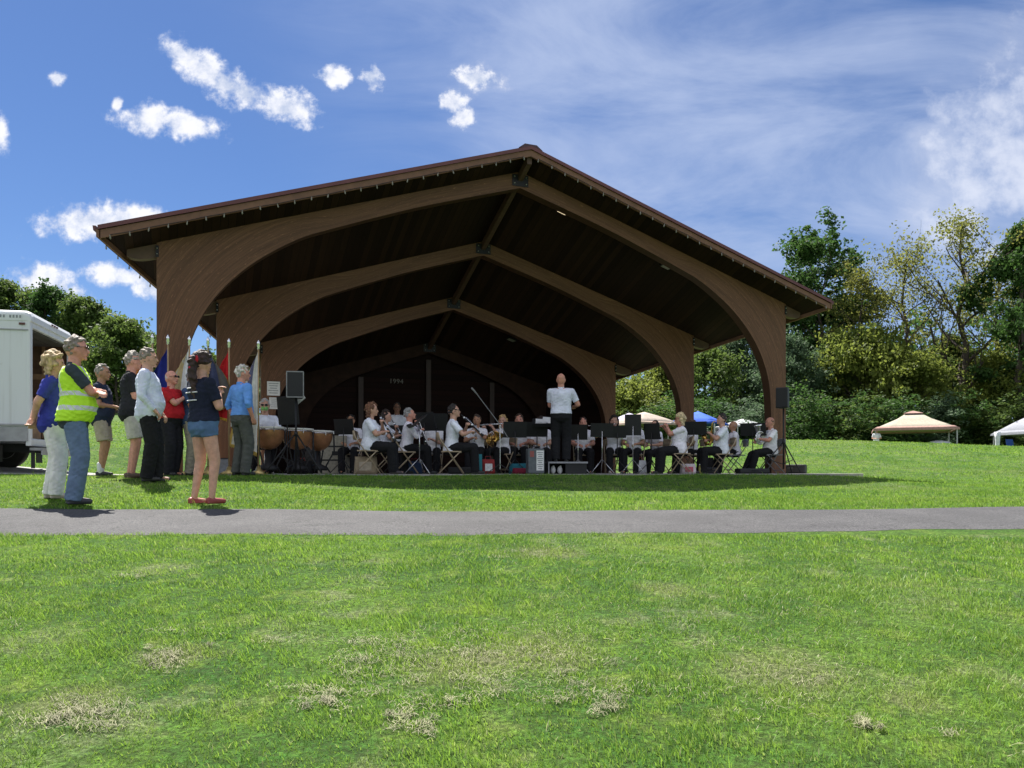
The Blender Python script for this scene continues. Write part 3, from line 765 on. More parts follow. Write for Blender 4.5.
        for i in range(26):
            th = random.uniform(math.pi * 1.0, math.pi * 2.0)
            z = random.uniform(-.03, .035); p = hc + HR @ V3((math.cos(th) * .074, math.sin(th) * .086, z))
            g.ell(p * s, (.014 * s, .014 * s, .018 * s), HR, 8, 5)
        remesh(g, 'hair', .007, hm, root, 1)
    if glasses:
        g = G()
        for q in (-1, 1):
            c = hc + HR @ V3((q * .034, .100, .010))
            if glasses == 'dark': g.ell(c * s, (.029 * s, .007 * s, .019 * s), HR, 12, 5)
            else: g.tube([(c + HR @ V3((math.cos(a) * .025, 0, math.sin(a) * .018))) * s for a in [k * math.pi / 5 for k in range(11)]], .0028 * s, 5)
            g.tube([(hc + HR @ V3((q * .062, .096, .014))) * s, (hc + HR @ V3((q * .082, .02, .012))) * s], .003 * s, 5)
        g.tube([(hc + HR @ V3((-.01, .104, .012))) * s, (hc + HR @ V3((.01, .104, .012))) * s], .003 * s, 5)
        g.build('glasses', M('glasses_dark', (.012, .012, .014), .25, 0, 5, 0), root, True)
    if mask:
        g = G().ell((hc + HR @ V3((0, .050, -.048))) * s, (.062 * s, .060 * s, .050 * s), HR)
        for q in (-1, 1): g.tube([(hc + HR @ V3((q * .055, .07, -.03))) * s, (hc + HR @ V3((q * .085, .0, -.002))) * s], .0025 * s, 5)
        g.build('face_mask', cloth('mask_%02d_%02d' % (int(mask[0] * 99), int(mask[1] * 99)), mask), root, True)
    if extra == 'cap':
        g = G().ell((hc + HR @ V3((0, -.005, .045))) * s, (.088 * s, .102 * s, .075 * s), HR); g.ell((hc + HR @ V3((0, .11, .045))) * s, (.06 * s, .06 * s, .010 * s), HR)
        g.build('cap', cloth('cap_black', (.02, .02, .022)), root, True)
    if extra == 'sunhat':
        g = G().ell((hc + HR @ V3((0, -.005, .06))) * s, (.09 * s, .10 * s, .07 * s), HR); g.ell((hc + HR @ V3((0, .0, .05))) * s, (.12 * s, .13 * s, .010 * s), HR)
        g.build('sun_hat', cloth('hat_straw', (.62, .50, .34)), root, True)
    root['_r'] = 1.0; del root['_r']
    info = dict(root=root, s=s, T=T, hc=hc, HR=HR, er=er, wr=wr, el=el, wl=wl, pel=pel, torso=torso, S=(sh_r, sh_l), kr=kr, kl=kl, ar=ar, al=al, up=up, nb=nb)
    info['W'] = Matrix.Translation(Vector(loc)) @ Matrix.Rotation(rz, 4, 'Z')
    return info
def FACE(deg):   # facing direction, degrees clockwise from straight away from the lens (0 away, 90 right, 180 to the lens)
    return R(-deg)
# ---- bystanders on the left
def stand(px, y): 
    p = at(px, y); p.z += .012; return p
V = .0085
p1 = person('woman in a royal blue top and white trousers, hands clasped behind her back', stand(52, 9.1), FACE(62), 1.66, hair='curly', hairc=(.50, .36, .19), shirt=(.035, .045, .30),
            pants=(.74, .72, .70), shoes=(.5, .42, .36), fem=True, belly=.03, build=1.12, hr=(.05, -.19, -.02), hl=(.0, -.21, .0), pr=(.9, -.5, 0), plf=(-.9, -.5, 0), head=(-8, 0), vox=V, tone='fair', fr=(.1, .05, .085))
p2 = person('man in a fluorescent yellow safety vest and blue jeans with arms folded', stand(74, 8.72), FACE(68), 1.83, hair='short', hairc=(.24, .20, .16), shirt=(.045, .06, .07), pants=(.13, .19, .29),
            shoes=(.03, .03, .04), belly=.06, build=1.08, hr=(-.10, .23, .25), hl=(.10, .25, .21), pr=(2, .1, -1.0), plf=(-2, .1, -1.0), head=(-6, 0), vox=V, tone='pink', glasses='clear')
# vest
m, nt, b = newmat('vest_cloth'); v = coord(nt); sp = N(nt, 'ShaderNodeSeparateXYZ'); nt.links.new(v, sp.inputs[0])
def band(s_, c, hw): return mth(nt, 'LESS_THAN', mth(nt, 'ABSOLUTE', mth(nt, 'SUBTRACT', s_, c)), hw)
wz = mth(nt, 'ADD', sp.outputs[2], mth(nt, 'MULTIPLY', mth(nt, 'SUBTRACT', noise(nt, v, 4, 2), .5), .04))
bd = mth(nt, 'MAXIMUM', band(wz, 1.19, .026), band(wz, 1.035, .026))
ax = mth(nt, 'ABSOLUTE', sp.outputs[0]); up_ = mth(nt, 'GREATER_THAN', wz, 1.19)
bd = mth(nt, 'MAXIMUM', bd, mth(nt, 'MULTIPLY', band(mth(nt, 'ADD', ax, mth(nt, 'MULTIPLY', mth(nt, 'SUBTRACT', sp.outputs[2], 1.3), .1)), .115, .024), up_))
tri = mth(nt, 'GREATER_THAN', mth(nt, 'FRACT', mth(nt, 'MULTIPLY', mth(nt, 'ADD', mth(nt, 'ADD', sp.outputs[0], sp.outputs[1]), sp.outputs[2]), 14)), .12)
c = mixc(nt, mth(nt, 'MULTIPLY', bd, tri), (.50, .86, .02), (.62, .64, .64))
nt.links.new(c, b.inputs['Base Color']); b.inputs['Roughness'].default_value = .7
w = N(nt, 'ShaderNodeTexNoise', i_Scale=9.0, i_Detail=3.0, i_Distortion=1.2); nt.links.new(v, w.inputs['Vector'])
bp = N(nt, 'ShaderNodeBump', i_Strength=.6, i_Distance=.02); nt.links.new(w.outputs[0], bp.inputs['Height']); nt.links.new(bp.outputs[0], b.inputs['Normal'])
g = G(); p2['torso'](g, .026, -.09, .485, .06)
for S in p2['S']: g.cap(S.lerp(p2['T'](.44), .55) * p2['s'], S.lerp(p2['T'](.44), .30) * p2['s'], .070 * p2['s'], .070 * p2['s'])
remesh(g, 'safety_vest', V, m, p2['root'], 3, .004)
p3 = person('grey haired man in a navy polo, khaki shorts and white socks', stand(101, 12.5), FACE(78), 1.74, hair='short', hairc=(.26, .23, .20), shirt=(.022, .03, .06), pants=(.40, .34, .26), legs='shorts',
            shoes=(.02, .02, .025), socks=(.75, .75, .75), belly=.05, build=1.08, hr=(.06, .21, .14), hl=(-.05, .22, .12), head=(-5, 0), vox=V, tone='tan')
p4 = person('stocky grey haired man in a black t-shirt and pale cargo shorts', stand(131, 11.4), FACE(66), 1.80, hair='short', hairc=(.27, .24, .20), shirt=(.018, .018, .022), pants=(.52, .49, .44), legs='shorts',
            shoes=(.10, .06, .04), belly=.07, build=1.15, hr=(.0, .22, .20), hl=(-.02, .23, .17), head=(0, 0), vox=V, tone='pink', glasses='clear')
p5 = person('grey-brown haired man in an untucked pale blue long-sleeved shirt and black trousers', stand(148, 10.8), FACE(72), 1.80, hair='short', hairc=(.20, .165, .13), shirt=(.66, .70, .84), sleeve='long', pants=(.012, .012, .014), belly=.06, build=1.14,
            hr=(.20, .10, -.02), hl=(-.21, .14, -.03), pr=(.7, -.9, -.2), plf=(-.7, -.9, -.2), head=(-4, 0), vox=V, tone='fair', fr=(.09, .0, .085), fl=(-.10, .10, .085), lean=-2)
p6 = person('bald man in a red polo shirt with his hand over his heart', stand(171, 13.0), FACE(105), 1.72, hair='ring', hairc=(.5, .48, .45), shirt=(.46, .016, .022), pants=(.018, .02, .03), belly=.07, build=1.12, hr=(-.06, .22, .36), hl=(-.22, .14, .02), pr=(.9, .2, -.8),
            head=(0, -6), vox=V, tone='pink', glasses='dark', untuck=False)
p7 = person('person in khaki trousers almost hidden behind the woman in denim shorts', stand(192, 13.2), FACE(100), 1.74, hair='short', hairc=(.25, .22, .2), shirt=(.04, .07, .15), pants=(.30, .27, .21), belly=.04, build=1.05, hr=(.02, .25, .30), hl=(-.2, .12, .0), vox=V)
p8 = person('woman in denim shorts with long dark hair tied by a red ribbon', stand(203, 8.85), FACE(38), 1.68, hair='pony', hairc=(.035, .016, .012), shirt=(.012, .016, .035), pants=(.09, .16, .29), legs='hot',
            shoes=(.30, .05, .05), fem=True, belly=.015, build=1.14, hr=(.06, .17, .33), hl=(-.04, .18, .35), pr=(.7, -.5, -.6), head=(14, 0), vox=V, tone='fair', extra='hairbow', hem=-.03, flare=.0, lean=-3, fr=(.12, .04, .085), fl=(-.10, -.05, .085), collar=False)
g = G(); Tt = p8['T']
for (a, r0, r1) in ((.385, -.09, .07), (.335, -.12, .11), (.245, -.10, .09)):
    g.tube([(Tt(a, r0 + (r1 - r0) * k / 6, -.142 + .02 * abs(k - 3) ** 2 / 9)) * p8['s'] for k in range(7)], .007, 5)
g.build('white_print', M('shirt_print', (.7, .7, .72), .6, .05), p8['root'])
p9 = person('white haired man in a bright blue shirt and grey trousers by the timpani', stand(241, 12.95), FACE(42), 1.79, hair='short', hairc=(.52, .49, .43), shirt=(.14, .33, .75), sleeve='rolled', pants=(.09, .095, .085), untuck=False, belly=.04, build=1.08,
            hr=(.25, .06, -.04), hl=(-.26, .04, -.05), head=(-20, 0), vox=V, tone='pink')
G().box(Vector((-.20, -.03, .86)), (.03, .07, .13)).build('hip_pouch', M('pouch_white', (.6, .6, .58), .6), p9['root'], bevel=.008)

# ------------------------------------------------------------------ seats, stands and instruments
TANM = M('tan_enamel', (.42, .33, .22), .45, .1, 10, .05, metal=.2)
TANS = M('tan_seat', (.38, .29, .19), .55, .12, 12, .1)
SILV = M('silver_plate', (.75, .75, .76), .22, .08, 12, 0, metal=.95)
CHRO = M('chrome', (.62, .62, .64), .25, .08, 12, 0, metal=.9)
BLK = M('black_lacquer', (.010, .010, .011), .6, .1, 20, 0)
BRASS = M('brass_lacquer', (.75, .46, .12), .22, .12, 12, 0, metal=.95)
GREYM = M('grey_enamel', (.20, .20, .20), .5, .1, 10, .05, metal=.3)
_cm = {}
def cm(key, fn):
    if key not in _cm: _cm[key] = fn()
    return _cm[key]
def folding_chair(label, loc, rz, dark=False, group='folding chairs of the band'):
    t = thing('folding_chair', label, 'folding chair', loc, rz, group)
    a, b_ = (GREYM, GREYM) if dark else (TANM, TANS)
    def leg(s, front):
        g = G()
        if front: g.tube([(s * .215, -.25, .79), (s * .215, -.22, .68), (s * .215, .24, .012)], .0115, 8)
        else: g.tube([(s * .195, .17, .43), (s * .195, -.24, .012)], .011, 8)
        return g.mesh('leg', True)
    key = 'd' if dark else 't'
    for s in (-1, 1):
        for fr_ in (True, False):
            obj('leg', cm(('leg', s, fr_, key), lambda: leg(s, fr_)), a, t)
    def seat():
        g = G(); g.box((0, 0, .435), (.39, .38, .022)); g.box((0, .18, .428), (.37, .03, .03)); return g.mesh('seat')
    so_ = obj('seat', cm(('seat', key), seat), b_, t)
    def back():
        g = G(); rs = []
        for k in range(9):
            q = k / 8 * 2 - 1; y = -.245 - .03 * (1 - q * q)
            rs.append([Vector((q * .21, y, .64)), Vector((q * .21, y - .012, .64)), Vector((q * .21, y - .022, .80)), Vector((q * .21, y - .01, .80))])
        return g.loft(rs).mesh('backrest', True)
    obj('backrest', cm(('back', key), back), b_, t)
    for k_, (pts_, r_) in enumerate((([(-.215, .19, .10), (.215, .19, .10)], .008), ([(-.195, -.19, .08), (.195, -.19, .08)], .008), ([(-.215, -.25, .79), (0, -.265, .81), (.215, -.25, .79)], .011))):
        obj('crossbar', cm(('bars', key, k_), lambda: G().tube(pts_, r_, 6).mesh('crossbar')), a, t)
    return t
def music_stand(label, loc, rz, h=1.05, tilt=25, w=.50, dh=.33, silver=False, papers=False, group='music stands of the band', cloth_=None):
    """desk faces local -Y (the reader stands at -Y)"""
    t = thing('music_stand', label, 'music stand', loc, rz, group); mt = CHRO if silver else BLK
    rot = Matrix.Rotation(R(-tilt), 3, 'X'); c = Vector((0, 0, h))
    g = G(); g.box(c, (w, .012, dh), rot); g.box(c + rot @ Vector((0, -.035, -dh / 2)), (w, .07, .010), rot); g.box(c + rot @ Vector((0, -.07, -dh / 2 + .012)), (w, .006, .03), rot)
    g.build('desk', BLK if not silver else M('black_desk', (.015, .015, .016), .6, .1), t)
    G().tube([(0, .03, h - .03), (0, .03, .22)], .011, 8).build('pole', mt, t, True)
    for k in range(3):
        a = R(30 + 120 * k); d = Vector((math.cos(a), math.sin(a), 0))
        G().tube([Vector((0, .03, .30)) + d * .015, Vector((0, .03, .012)) + d * .29], .009, 6).build('leg', mt, t, True)
    if papers:
        g = G()
        for (x, tl, z) in ((-.13, 4, .02), (.12, -5, .03), (0.02, 10, .10)):
            r2 = rot @ Matrix.Rotation(R(tl), 3, 'Y'); g.box(c + rot @ Vector((x, -.012 - .003 * z * 30, z)), (.23, .003, .30), r2)
        g.build('sheet_music', M('sheet_paper', (.75, .75, .73), .6, .05), t)
    if cloth_:
        g = G(); g.box(c + rot @ Vector(cloth_[0]), cloth_[1], rot); g.build('hanging_cloth', cloth('green_cloth', (.02, .22, .09)), t)
    return t
def world_of(p, v): return p['W'] @ (Vector(v) * 1.0)
def held(name, label, cat, p, group=None):
    o = thing(name, label, cat, p['root'].location, p['root'].rotation_euler.z, group); return o
def mouth(p): return (p['hc'] + p['HR'] @ Vector((0, .108, -.062))) * p['s']
def grip(p, q):
    E_, Wq = (p['er'], p['wr']) if q > 0 else (p['el'], p['wl']); return (Wq + (Wq - E_).normalized() * .075) * p['s']
def clarinet(p, label, dirv=(0, .52, -.86), L=.62):
    t = held('clarinet', label, 'clarinet', p, 'clarinets in the band'); a = mouth(p); d = Vector(dirv).normalized(); e = a + d * L
    G().tube([a, a + d * .07, a + d * .09, e - d * .1, e - d * .04, e], [.006, .013, .017, .017, .022, .036], 10).build('barrel', BLK, t, True)
    g = G()
    sd = d.cross(Vector((1, 0, 0))).normalized() * (-1)
    for k in range(13):
        q = .14 + k * .032; g.cap(a + d * q + sd * .018, a + d * q + sd * .026, .009, .009, 6)
    g.tube([a + d * .12 + sd * .022 + Vector((.008, 0, 0)), a + d * .5 + sd * .022 + Vector((.008, 0, 0))], .0035, 5)
    for q in (.095, .3, .53): g.cap(a + d * q, a + d * (q + .012), .020, .020, 10)
    g.build('keys', SILV, t); return t
def flute(p, label, q=1, drop=.04, fwd=.12):
    t = held('flute', label, 'flute', p, 'flutes in the band'); a = mouth(p) + Vector((-q * .05, .02, 0)); e = a + Vector((q * .66, fwd, -drop))
    G().tube([a, e], .011, 8).build('tube', SILV, t, True)
    g = G()
    for k in range(12):
        c = a.lerp(e, .3 + k * .05) + Vector((0, .004, .012)); g.cap(c, c + Vector((0, 0, .005)), .010, .010, 7)
    m_ = a.lerp(e, .08); g.ell(m_ + Vector((0, 0, .006)), (.018, .012, .008), None, 8, 5)
    g.build('keys', CHRO, t); return t
BANDG = 'musicians of the band in white shirts'
def player(label, px, t, face, H=1.72, chair=True, chair_label=None, dark=False, ph=None, **k):
    k.setdefault('shirt', random.choice([(.86, .83, .90), (.82, .81, .86), (.88, .86, .88), (.80, .82, .90)])); k.setdefault('build', random.choice([.96, 1.0, 1.06])); k.setdefault('pants', (.014, .014, .017)); k.setdefault('vox', .0105)
    p0 = stage(px, t, 0.0)
    p = person(label, p0, FACE(face), H, sit=True, ph=ph, group=BANDG, **k)
    if chair:
        folding_chair(chair_label or 'folding chair', p0, FACE(face), dark)
    return p
CLH = dict(hr=(.05, .30, .26), hl=(-.03, .24, .42), pr=(.9, -.2, -.7), plf=(-.9, -.2, -.7), curl=1.0)
FLH = dict(hr=(.36, .22, .52), hl=(.12, .24, .53), pr=(.9, -.1, -.5), plf=(-.4, .4, -.9), curl=1.0)
HORNH = dict(hr=(.16, .28, .22), hl=(-.10, .32, .32), pr=(.9, -.2, -.6), plf=(-.9, -.2, -.6), curl=1.0)
LAP = dict(hr=(.12, .30, .14), hl=(-.10, .30, .14), curl=.8)
# percussionist behind the timpani
q = player('masked percussionist in a white polo and dark glasses sitting behind the timpani', 265, .55, 168, 1.76, chair=False, ph=.62, hair='short', hairc=(.45, .43, .40), mask=(.22, .50, .16), glasses='dark', head=(0, 0), hr=(.16, .30, .20), hl=(-.16, .30, .18))
t = thing('drum_stool', 'black round stool under the masked percussionist', 'stool', q['root'].location)
G().lathe([(.16, .47), (.175, .49), (.175, .53), (.16, .545)], n=20).build('seat', BLK, t, True)
G().tube([(0, 0, .48), (0, 0, .15)], .016, 8).build('pole', CHRO, t, True)
for k in range(3):
    a = R(90 + 120 * k); G().tube([(0, 0, .22), (math.cos(a) * .24, math.sin(a) * .24, .01)], .01, 6).build('leg', CHRO, t, True)
m1 = player('bespectacled man behind a small black stand at the left end of the band', 351, 2.5, 178, 1.70, hair='short', hairc=(.02, .016, .014), glasses='clear', tone='tan', head=(0, -12), chair_label='tan folding chair of the bespectacled man at the left end', **LAP)
w1 = player('auburn haired woman clarinettist in profile at the front left, above a tan bag', 369, -.6, 88, 1.74, hair='bob', hairc=(.16, .07, .035), fem=True, build=1.15, belly=.03, tone='fair', shoes=(.05, .04, .04), lean=3, chair_label='tan folding chair of the auburn haired clarinettist with a bag beneath', **CLH)
w2 = player('dark haired woman clarinettist half hidden behind the auburn haired one', 385, .75, 92, 1.68, hair='bob', hairc=(.03, .016, .012), fem=True, tone='fair', chair_label='tan folding chair of the second clarinettist', **CLH)
m2p = stage(397, 4.6)
m2 = person('tall man in a white shirt standing in the back row', m2p, FACE(165), 1.80, hair='short', hairc=(.02, .015, .012), shirt=(.70, .72, .76), tone='brown', group=BANDG, glasses='clear', vox=.0105, hr=(.14, .3, .15), hl=(-.14, .3, .15))
m3 = player('grey haired clarinettist leaning beside the tilted stand', 406, .15, 84, 1.72, hair='short', hairc=(.30, .29, .28), lean=8, head=(0, -12), tone='pink', sleeve='long', shoes=(.03, .03, .03), chair_label='tan folding chair of the grey haired man by the tilted stand', hr=(.05, .30, .34), hl=(-.03, .24, .48), pr=(.9, -.2, -.7), plf=(-.9, -.2, -.7), curl=1.0)
m4 = player('man in a black cap behind the tall black stand', 433, 2.7, 182, 1.80, hair='short', hairc=(.03, .03, .03), extra='cap', tone='fair', chair_label='tan folding chair of the man in the black cap', hr=(.26, .30, .45), hl=(-.02, .30, .25), curl=1.0)
m5 = player('dark haired man in profile on the front row playing a clarinet before the microphone', 451, -.5, 84, 1.80, hair='short', hairc=(.015, .012, .012), glasses='clear', tone='fair', lean=5, head=(0, -8), chair_label='tan folding chair of the dark haired man in profile', hr=(.06, .36, .28), hl=(-.04, .30, .40), pr=(.9, -.1, -.7), plf=(-.9, -.1, -.7), curl=1.0)
m6 = player('man with a dark neck strap playing a clarinet left of the blond flautist', 477, 1.5, 186, 1.72, hair='short', hairc=(.06, .04, .03), tone='tan', chair_label='tan folding chair of the man with the neck strap', head=(0, -4), **CLH)
g = G(); g.tube([m6['T'](.5, -.05, .06) * m6['s'], m6['T'](.35, -.02, .135) * m6['s'], m6['T'](.12, .07, .15) * m6['s']], .010, 6); g.build('neck_strap', BLK, m6['root'])
w3 = player('blond woman playing a flute to the left of the wide black stand', 503, 1.3, 215, 1.68, hair='bob', hairc=(.42, .27, .12), fem=True, tone='fair', head=(20, 0), chair_label='tan folding chair of the blond flautist in the middle', hr=(.36, .22, .50), hl=(.12, .24, .52), pr=(.9, -.1, -.5), plf=(-.4, .4, -.9), curl=1.0)
m7 = player('red faced man with dark hair behind the wide black stand', 519, 1.6, 182, 1.82, hair='short', hairc=(.05, .03, .02), tone='pink', build=1.12, belly=.04, chair_label='tan folding chair behind the wide black stand', **LAP)
m8 = player('flautist hidden behind the conductor\'s papers, only a white torso showing', 541, 1.1, 178, 1.64, hair='bob', hairc=(.04, .025, .02), fem=True, tone='fair', chair_label='tan folding chair behind the conductor\'s papers', build=1.1, belly=.03, **LAP)
con = person('bald conductor in a white polo standing on the podium, seen from behind', stage(561, -.45, .25), FACE(6), 1.83, hair='bald', shirt=(.74, .76, .88), pants=(.012, .012, .014), tone='pink', hem=-.03, flare=0, build=1.16, belly=.03, group=None, vox=V,
             head=(0, -16), hr=(.27, .30, .18), hl=(-.16, .36, .16), pr=(.5, -.6, -.6), plf=(-.3, -.5, -.9))
m9 = player('dark haired man facing the lawn just right of the conductor', 583, 1.5, 180, 1.74, hair='short', hairc=(.03, .02, .018), tone='pink', build=1.08, chair_label='tan folding chair right of the conductor', **LAP)
w4 = player('dark haired woman holding a flute over the stand with the green cloth', 614, .9, 182, 1.76, hair='bob', hairc=(.02, .012, .01), fem=True, tone='fair', chair_label='tan folding chair of the woman behind the green cloth', shoes=(.45, .42, .4), hr=(.36, .22, .47), hl=(.12, .24, .49), pr=(.9, -.1, -.5), plf=(-.4, .4, -.9), curl=1.0)
m10 = player('dark haired musician hidden behind the large upright black stand', 634, .6, 200, 1.70, hair='short', hairc=(.02, .015, .015), tone='tan', chair_label='tan folding chair behind the upright black stand', **LAP)
m11 = player('musician bending behind the narrow black stand, left of the curly blond flautist', 657, .7, 235, 1.58, hair='short', hairc=(.03, .02, .02), tone='fair', lean=12, head=(0, -20), sleeve='short', chair_label='tan folding chair behind the narrow black stand', **LAP)
w5 = player('curly blond woman in dark glasses in profile at the front, playing a flute', 680, -.6, 270, 1.70, hair='curly', hairc=(.60, .47, .27), fem=True, build=1.2, belly=.04, glasses='dark', tone='pink', lean=-2, chair_label='tan folding chair of the curly blond flautist', hr=(.30, .30, .50), hl=(.06, .28, .52), pr=(.9, .1, -.6), plf=(-.4, .4, -.9), curl=1.0)
m12 = player('musician mostly hidden behind the curly blond flautist', 693, .5, 262, 1.60, hair='short', hairc=(.10, .06, .04), tone='tan', chair_label='tan folding chair behind the curly blond flautist', **LAP)
m13 = player('dark haired saxophonist with a black neck strap seated in profile', 722, -.55, 268, 1.76, hair='short', hairc=(.03, .022, .02), tone='fair', build=1.12, belly=.05, head=(6, -8), chair_label='tan folding chair of the saxophonist', hr=(.08, .30, .22), hl=(-.04, .28, .36), pr=(.9, -.2, -.7), plf=(-.9, -.2, -.7), curl=1.0)
g = G(); g.tube([m13['T'](.5, -.05, .03) * m13['s'], m13['T'](.44, -.06, .12) * m13['s'], m13['T'](.3, -.01, .17) * m13['s']], .011, 6); g.build('neck_strap', BLK, m13['root'])
m14 = player('bald musician bowed behind the saxophonist', 735, .3, 268, 1.58, hair='ring', hairc=(.3, .28, .26), tone='tan', lean=6, head=(0, -15), dark=True, build=1.1, chair_label='dark grey folding chair behind the saxophonist', **LAP)
m15 = player('balding man seated at the far right end playing a silver baritone horn', 771, -.35, 262, 1.72, hair='ring', hairc=(.16, .10, .06), tone='pink', build=1.06, belly=.04, dark=True, chair_label='dark grey folding chair of the baritone player', hr=(.06, .34, .22), hl=(-.08, .34, .28), pr=(.9, -.1, -.7), plf=(-.9, -.1, -.7), curl=1.0, fr=(.13, .62, .085), fl=(-.10, .55, .085))
clarinet(w1, 'black clarinet of the auburn haired woman'); clarinet(w2, 'black clarinet of the half hidden dark haired woman'); clarinet(m3, 'black clarinet of the grey haired man', (0, .35, -.94))
clarinet(m5, 'black clarinet of the dark haired man in profile', (0, .72, -.69)); clarinet(m6, 'black clarinet of the man with the neck strap')
flute(w3, 'silver flute of the blond woman in the middle'); flute(w4, 'silver flute held over the green cloth', fwd=.05); flute(w5, 'silver flute of the curly blond woman in dark glasses', fwd=.42, drop=.10)
def alto_sax(p):
    t = held('saxophone', 'brass saxophone played by the man with the black neck strap', 'saxophone', p); a = mouth(p)
    pts = [a, a + Vector((0, .05, .015)), a + Vector((.01, .09, -.03)), a + Vector((.05, .10, -.22)), a + Vector((.10, .08, -.42)), a + Vector((.12, .11, -.50)), a + Vector((.13, .19, -.49)), a + Vector((.13, .22, -.38)), a + Vector((.13, .25, -.28))]
    G().tube(pts, [.008, .010, .013, .021, .030, .036, .042, .048, .066], 12).build('tube', BRASS, t, True)
    g = G()
    for k in range(9): c = pts[3].lerp(pts[4], k / 8 - .1 + .1); g.cap(c + Vector((-.014, .010, 0)), c + Vector((-.034, .024, 0)), .017, .017, 8)
    g.build('keys', BRASS, t); G().tube([pts[2] + Vector((-.02, 0, -.03)), pts[4] + Vector((-.03, 0, 0))], .004, 5).build('key_rod', BRASS, t)
alto_sax(m13)
def horn(p, label, name='baritone_horn', cat='horn', mat=SILV, up=True):
    t = held(name, label, cat, p); c = Vector((-.02, .30, .30 + p['pel'].z)) * p['s']
    G().tube([c + Vector((.02, 0, -.14)), c + Vector((.03, 0, 0)), c + Vector((.03, .01, .15)), c + Vector((.03, .02, .26)), c + Vector((.03, .03, .31))] if up else [c, c + Vector((.12, -.02, -.04)), c + Vector((.22, -.02, -.06)), c + Vector((.28, -.02, -.06))],
             [.03, .045, .06, .09, .14] if up else [.02, .04, .09, .15], 16).build('bell', mat, t, True)
    g = G(); rr = .12 if up else .13
    for k in range(3):
        g.tube([c + Vector((-.05 + .02 * k, math.cos(a) * rr * (1 - .18 * k), math.sin(a) * (rr + .03) * (1 - .18 * k))) for a in [j * math.pi / 9 for j in range(19)]], .013, 7)
    g.tube([mouth(p), mouth(p).lerp(c, .35) + Vector((0, .05, 0)), c + Vector((-.04, -.08, .10))], [.012, .008, .012], 7); g.build('tubing', mat, t, True)
    g = G()
    for k in range(3): g.cap(c + Vector((-.07, .03 + .035 * k, -.08)), c + Vector((-.07, .03 + .035 * k, .08)), .013, .013, 8)
    g.build('valves', CHRO, t, True)
horn(m15, 'silver baritone horn held by the balding man at the right end')
fh = thing('french_horn', 'brass french horn resting before the blond flautist in the middle', 'french horn', stage(490, .9, .74), R(200))
g = G()
for k in range(4): g.tube([(.03 * k - .04, math.cos(a) * (.15 - .022 * k), math.sin(a) * (.15 - .022 * k)) for a in [j * math.pi / 10 for j in range(21)]], .011, 7)
g.build('tubing', BRASS, fh, True); G().tube([(0, .14, 0), (-.06, .2, -.05), (-.1, .2, .02), (-.14, .18, .1), (-.15, .18, .13)], [.02, .03, .06, .11, .155], 16).build('bell', BRASS, fh, True)
tp = thing('instrument_stand', 'short black stand carrying the french horn', 'instrument stand', stage(490, .9, 0)); G().tube([(0, 0, .60), (0, 0, .12)], .012, 8).build('pole', BLK, tp)
for k in range(3): a = R(90 + 120 * k); G().tube([(0, 0, .18), (math.cos(a) * .2, math.sin(a) * .2, .01)], .009, 6).build('leg', BLK, tp)
# music stands
ms = music_stand
ms('small black stand in front of the bespectacled man at the left end', stage(344, 1.7), R(172), 1.0, 20, .42, .34)
ms('silver legged stand with a sharply tilted desk in front of the grey haired man', stage(418, -.35), R(-72), 1.02, 48, .5, .36, silver=True)
ms('upright black stand left of the man in the black cap', stage(425, .9), R(150), 1.10, 18, .5, .40)
ms('tall black stand in front of the man in the black cap', stage(436, 1.3), R(190), 1.12, 16, .5, .38)
ms('left half of the pair of wide black stands in the middle of the band', stage(515, .35), R(184), .94, 14, .5, .34)
ms('right half of the pair of wide black stands in the middle of the band', stage(537, .45), R(178), .96, 14, .46, .32)
ms('conductor\'s black stand covered with loose white papers', stage(547, .35, 0), R(2), 1.10, 62, .62, .42, papers=True)
ms('silver tripod stand with a black desk just right of the conductor', stage(578, .5), R(175), .92, 16, .42, .34, silver=True)
ms('black stand with a green cloth hung over its left end', stage(602, .15), R(178), .96, 14, .5, .30, cloth_=((.10, -.012, -.02), (.17, .02, .28)), silver=True)
ms('low black stand right of the green cloth', stage(617, .05), R(184), .92, 14, .42, .26)
ms('large upright black stand hiding a musician in the right half of the band', stage(633, .0), R(170), 1.08, 8, .36, .46, silver=True)
ms('narrow black stand left of the curly blond flautist', stage(652, -.1), R(150), .94, 14, .36, .36)
ms('wide black stand right of the curly blond flautist', stage(694, -.3), R(160), 1.02, 14, .56, .30)
ms('black stand with two clipped sheets in front of the baritone player', stage(753, -.2), R(150), 1.03, 14, .58, .30)
ms('small black stand between the second clarinettist and the auburn haired one', stage(396, 1.6), R(180), .9, 14, .44, .3)
# microphone on a boom
t = thing('microphone_stand', 'tall black microphone boom stand angled up left in the middle of the band', 'microphone stand', stage(500, -.5))
G().tube([(0, 0, .1), (0, 0, .98)], .010, 8).build('pole', CHRO, t); G().tube([(.16, .05, .72), (0, 0, .98), (-.47, -.15, 1.60)], .008, 8).build('boom', M('boom_grey', (.30, .30, .31), .35, .1, 10, 0, metal=.7), t)
g = G().cap((-.45, -.145, 1.575), (-.55, -.17, 1.69), .013, .02, 10); g.build('microphone', GREYM, t, True)
for k in range(3): a = R(90 + 120 * k); G().tube([(0, 0, .2), (math.cos(a) * .3, math.sin(a) * .3, .012)], .009, 6).build('leg', BLK, t)
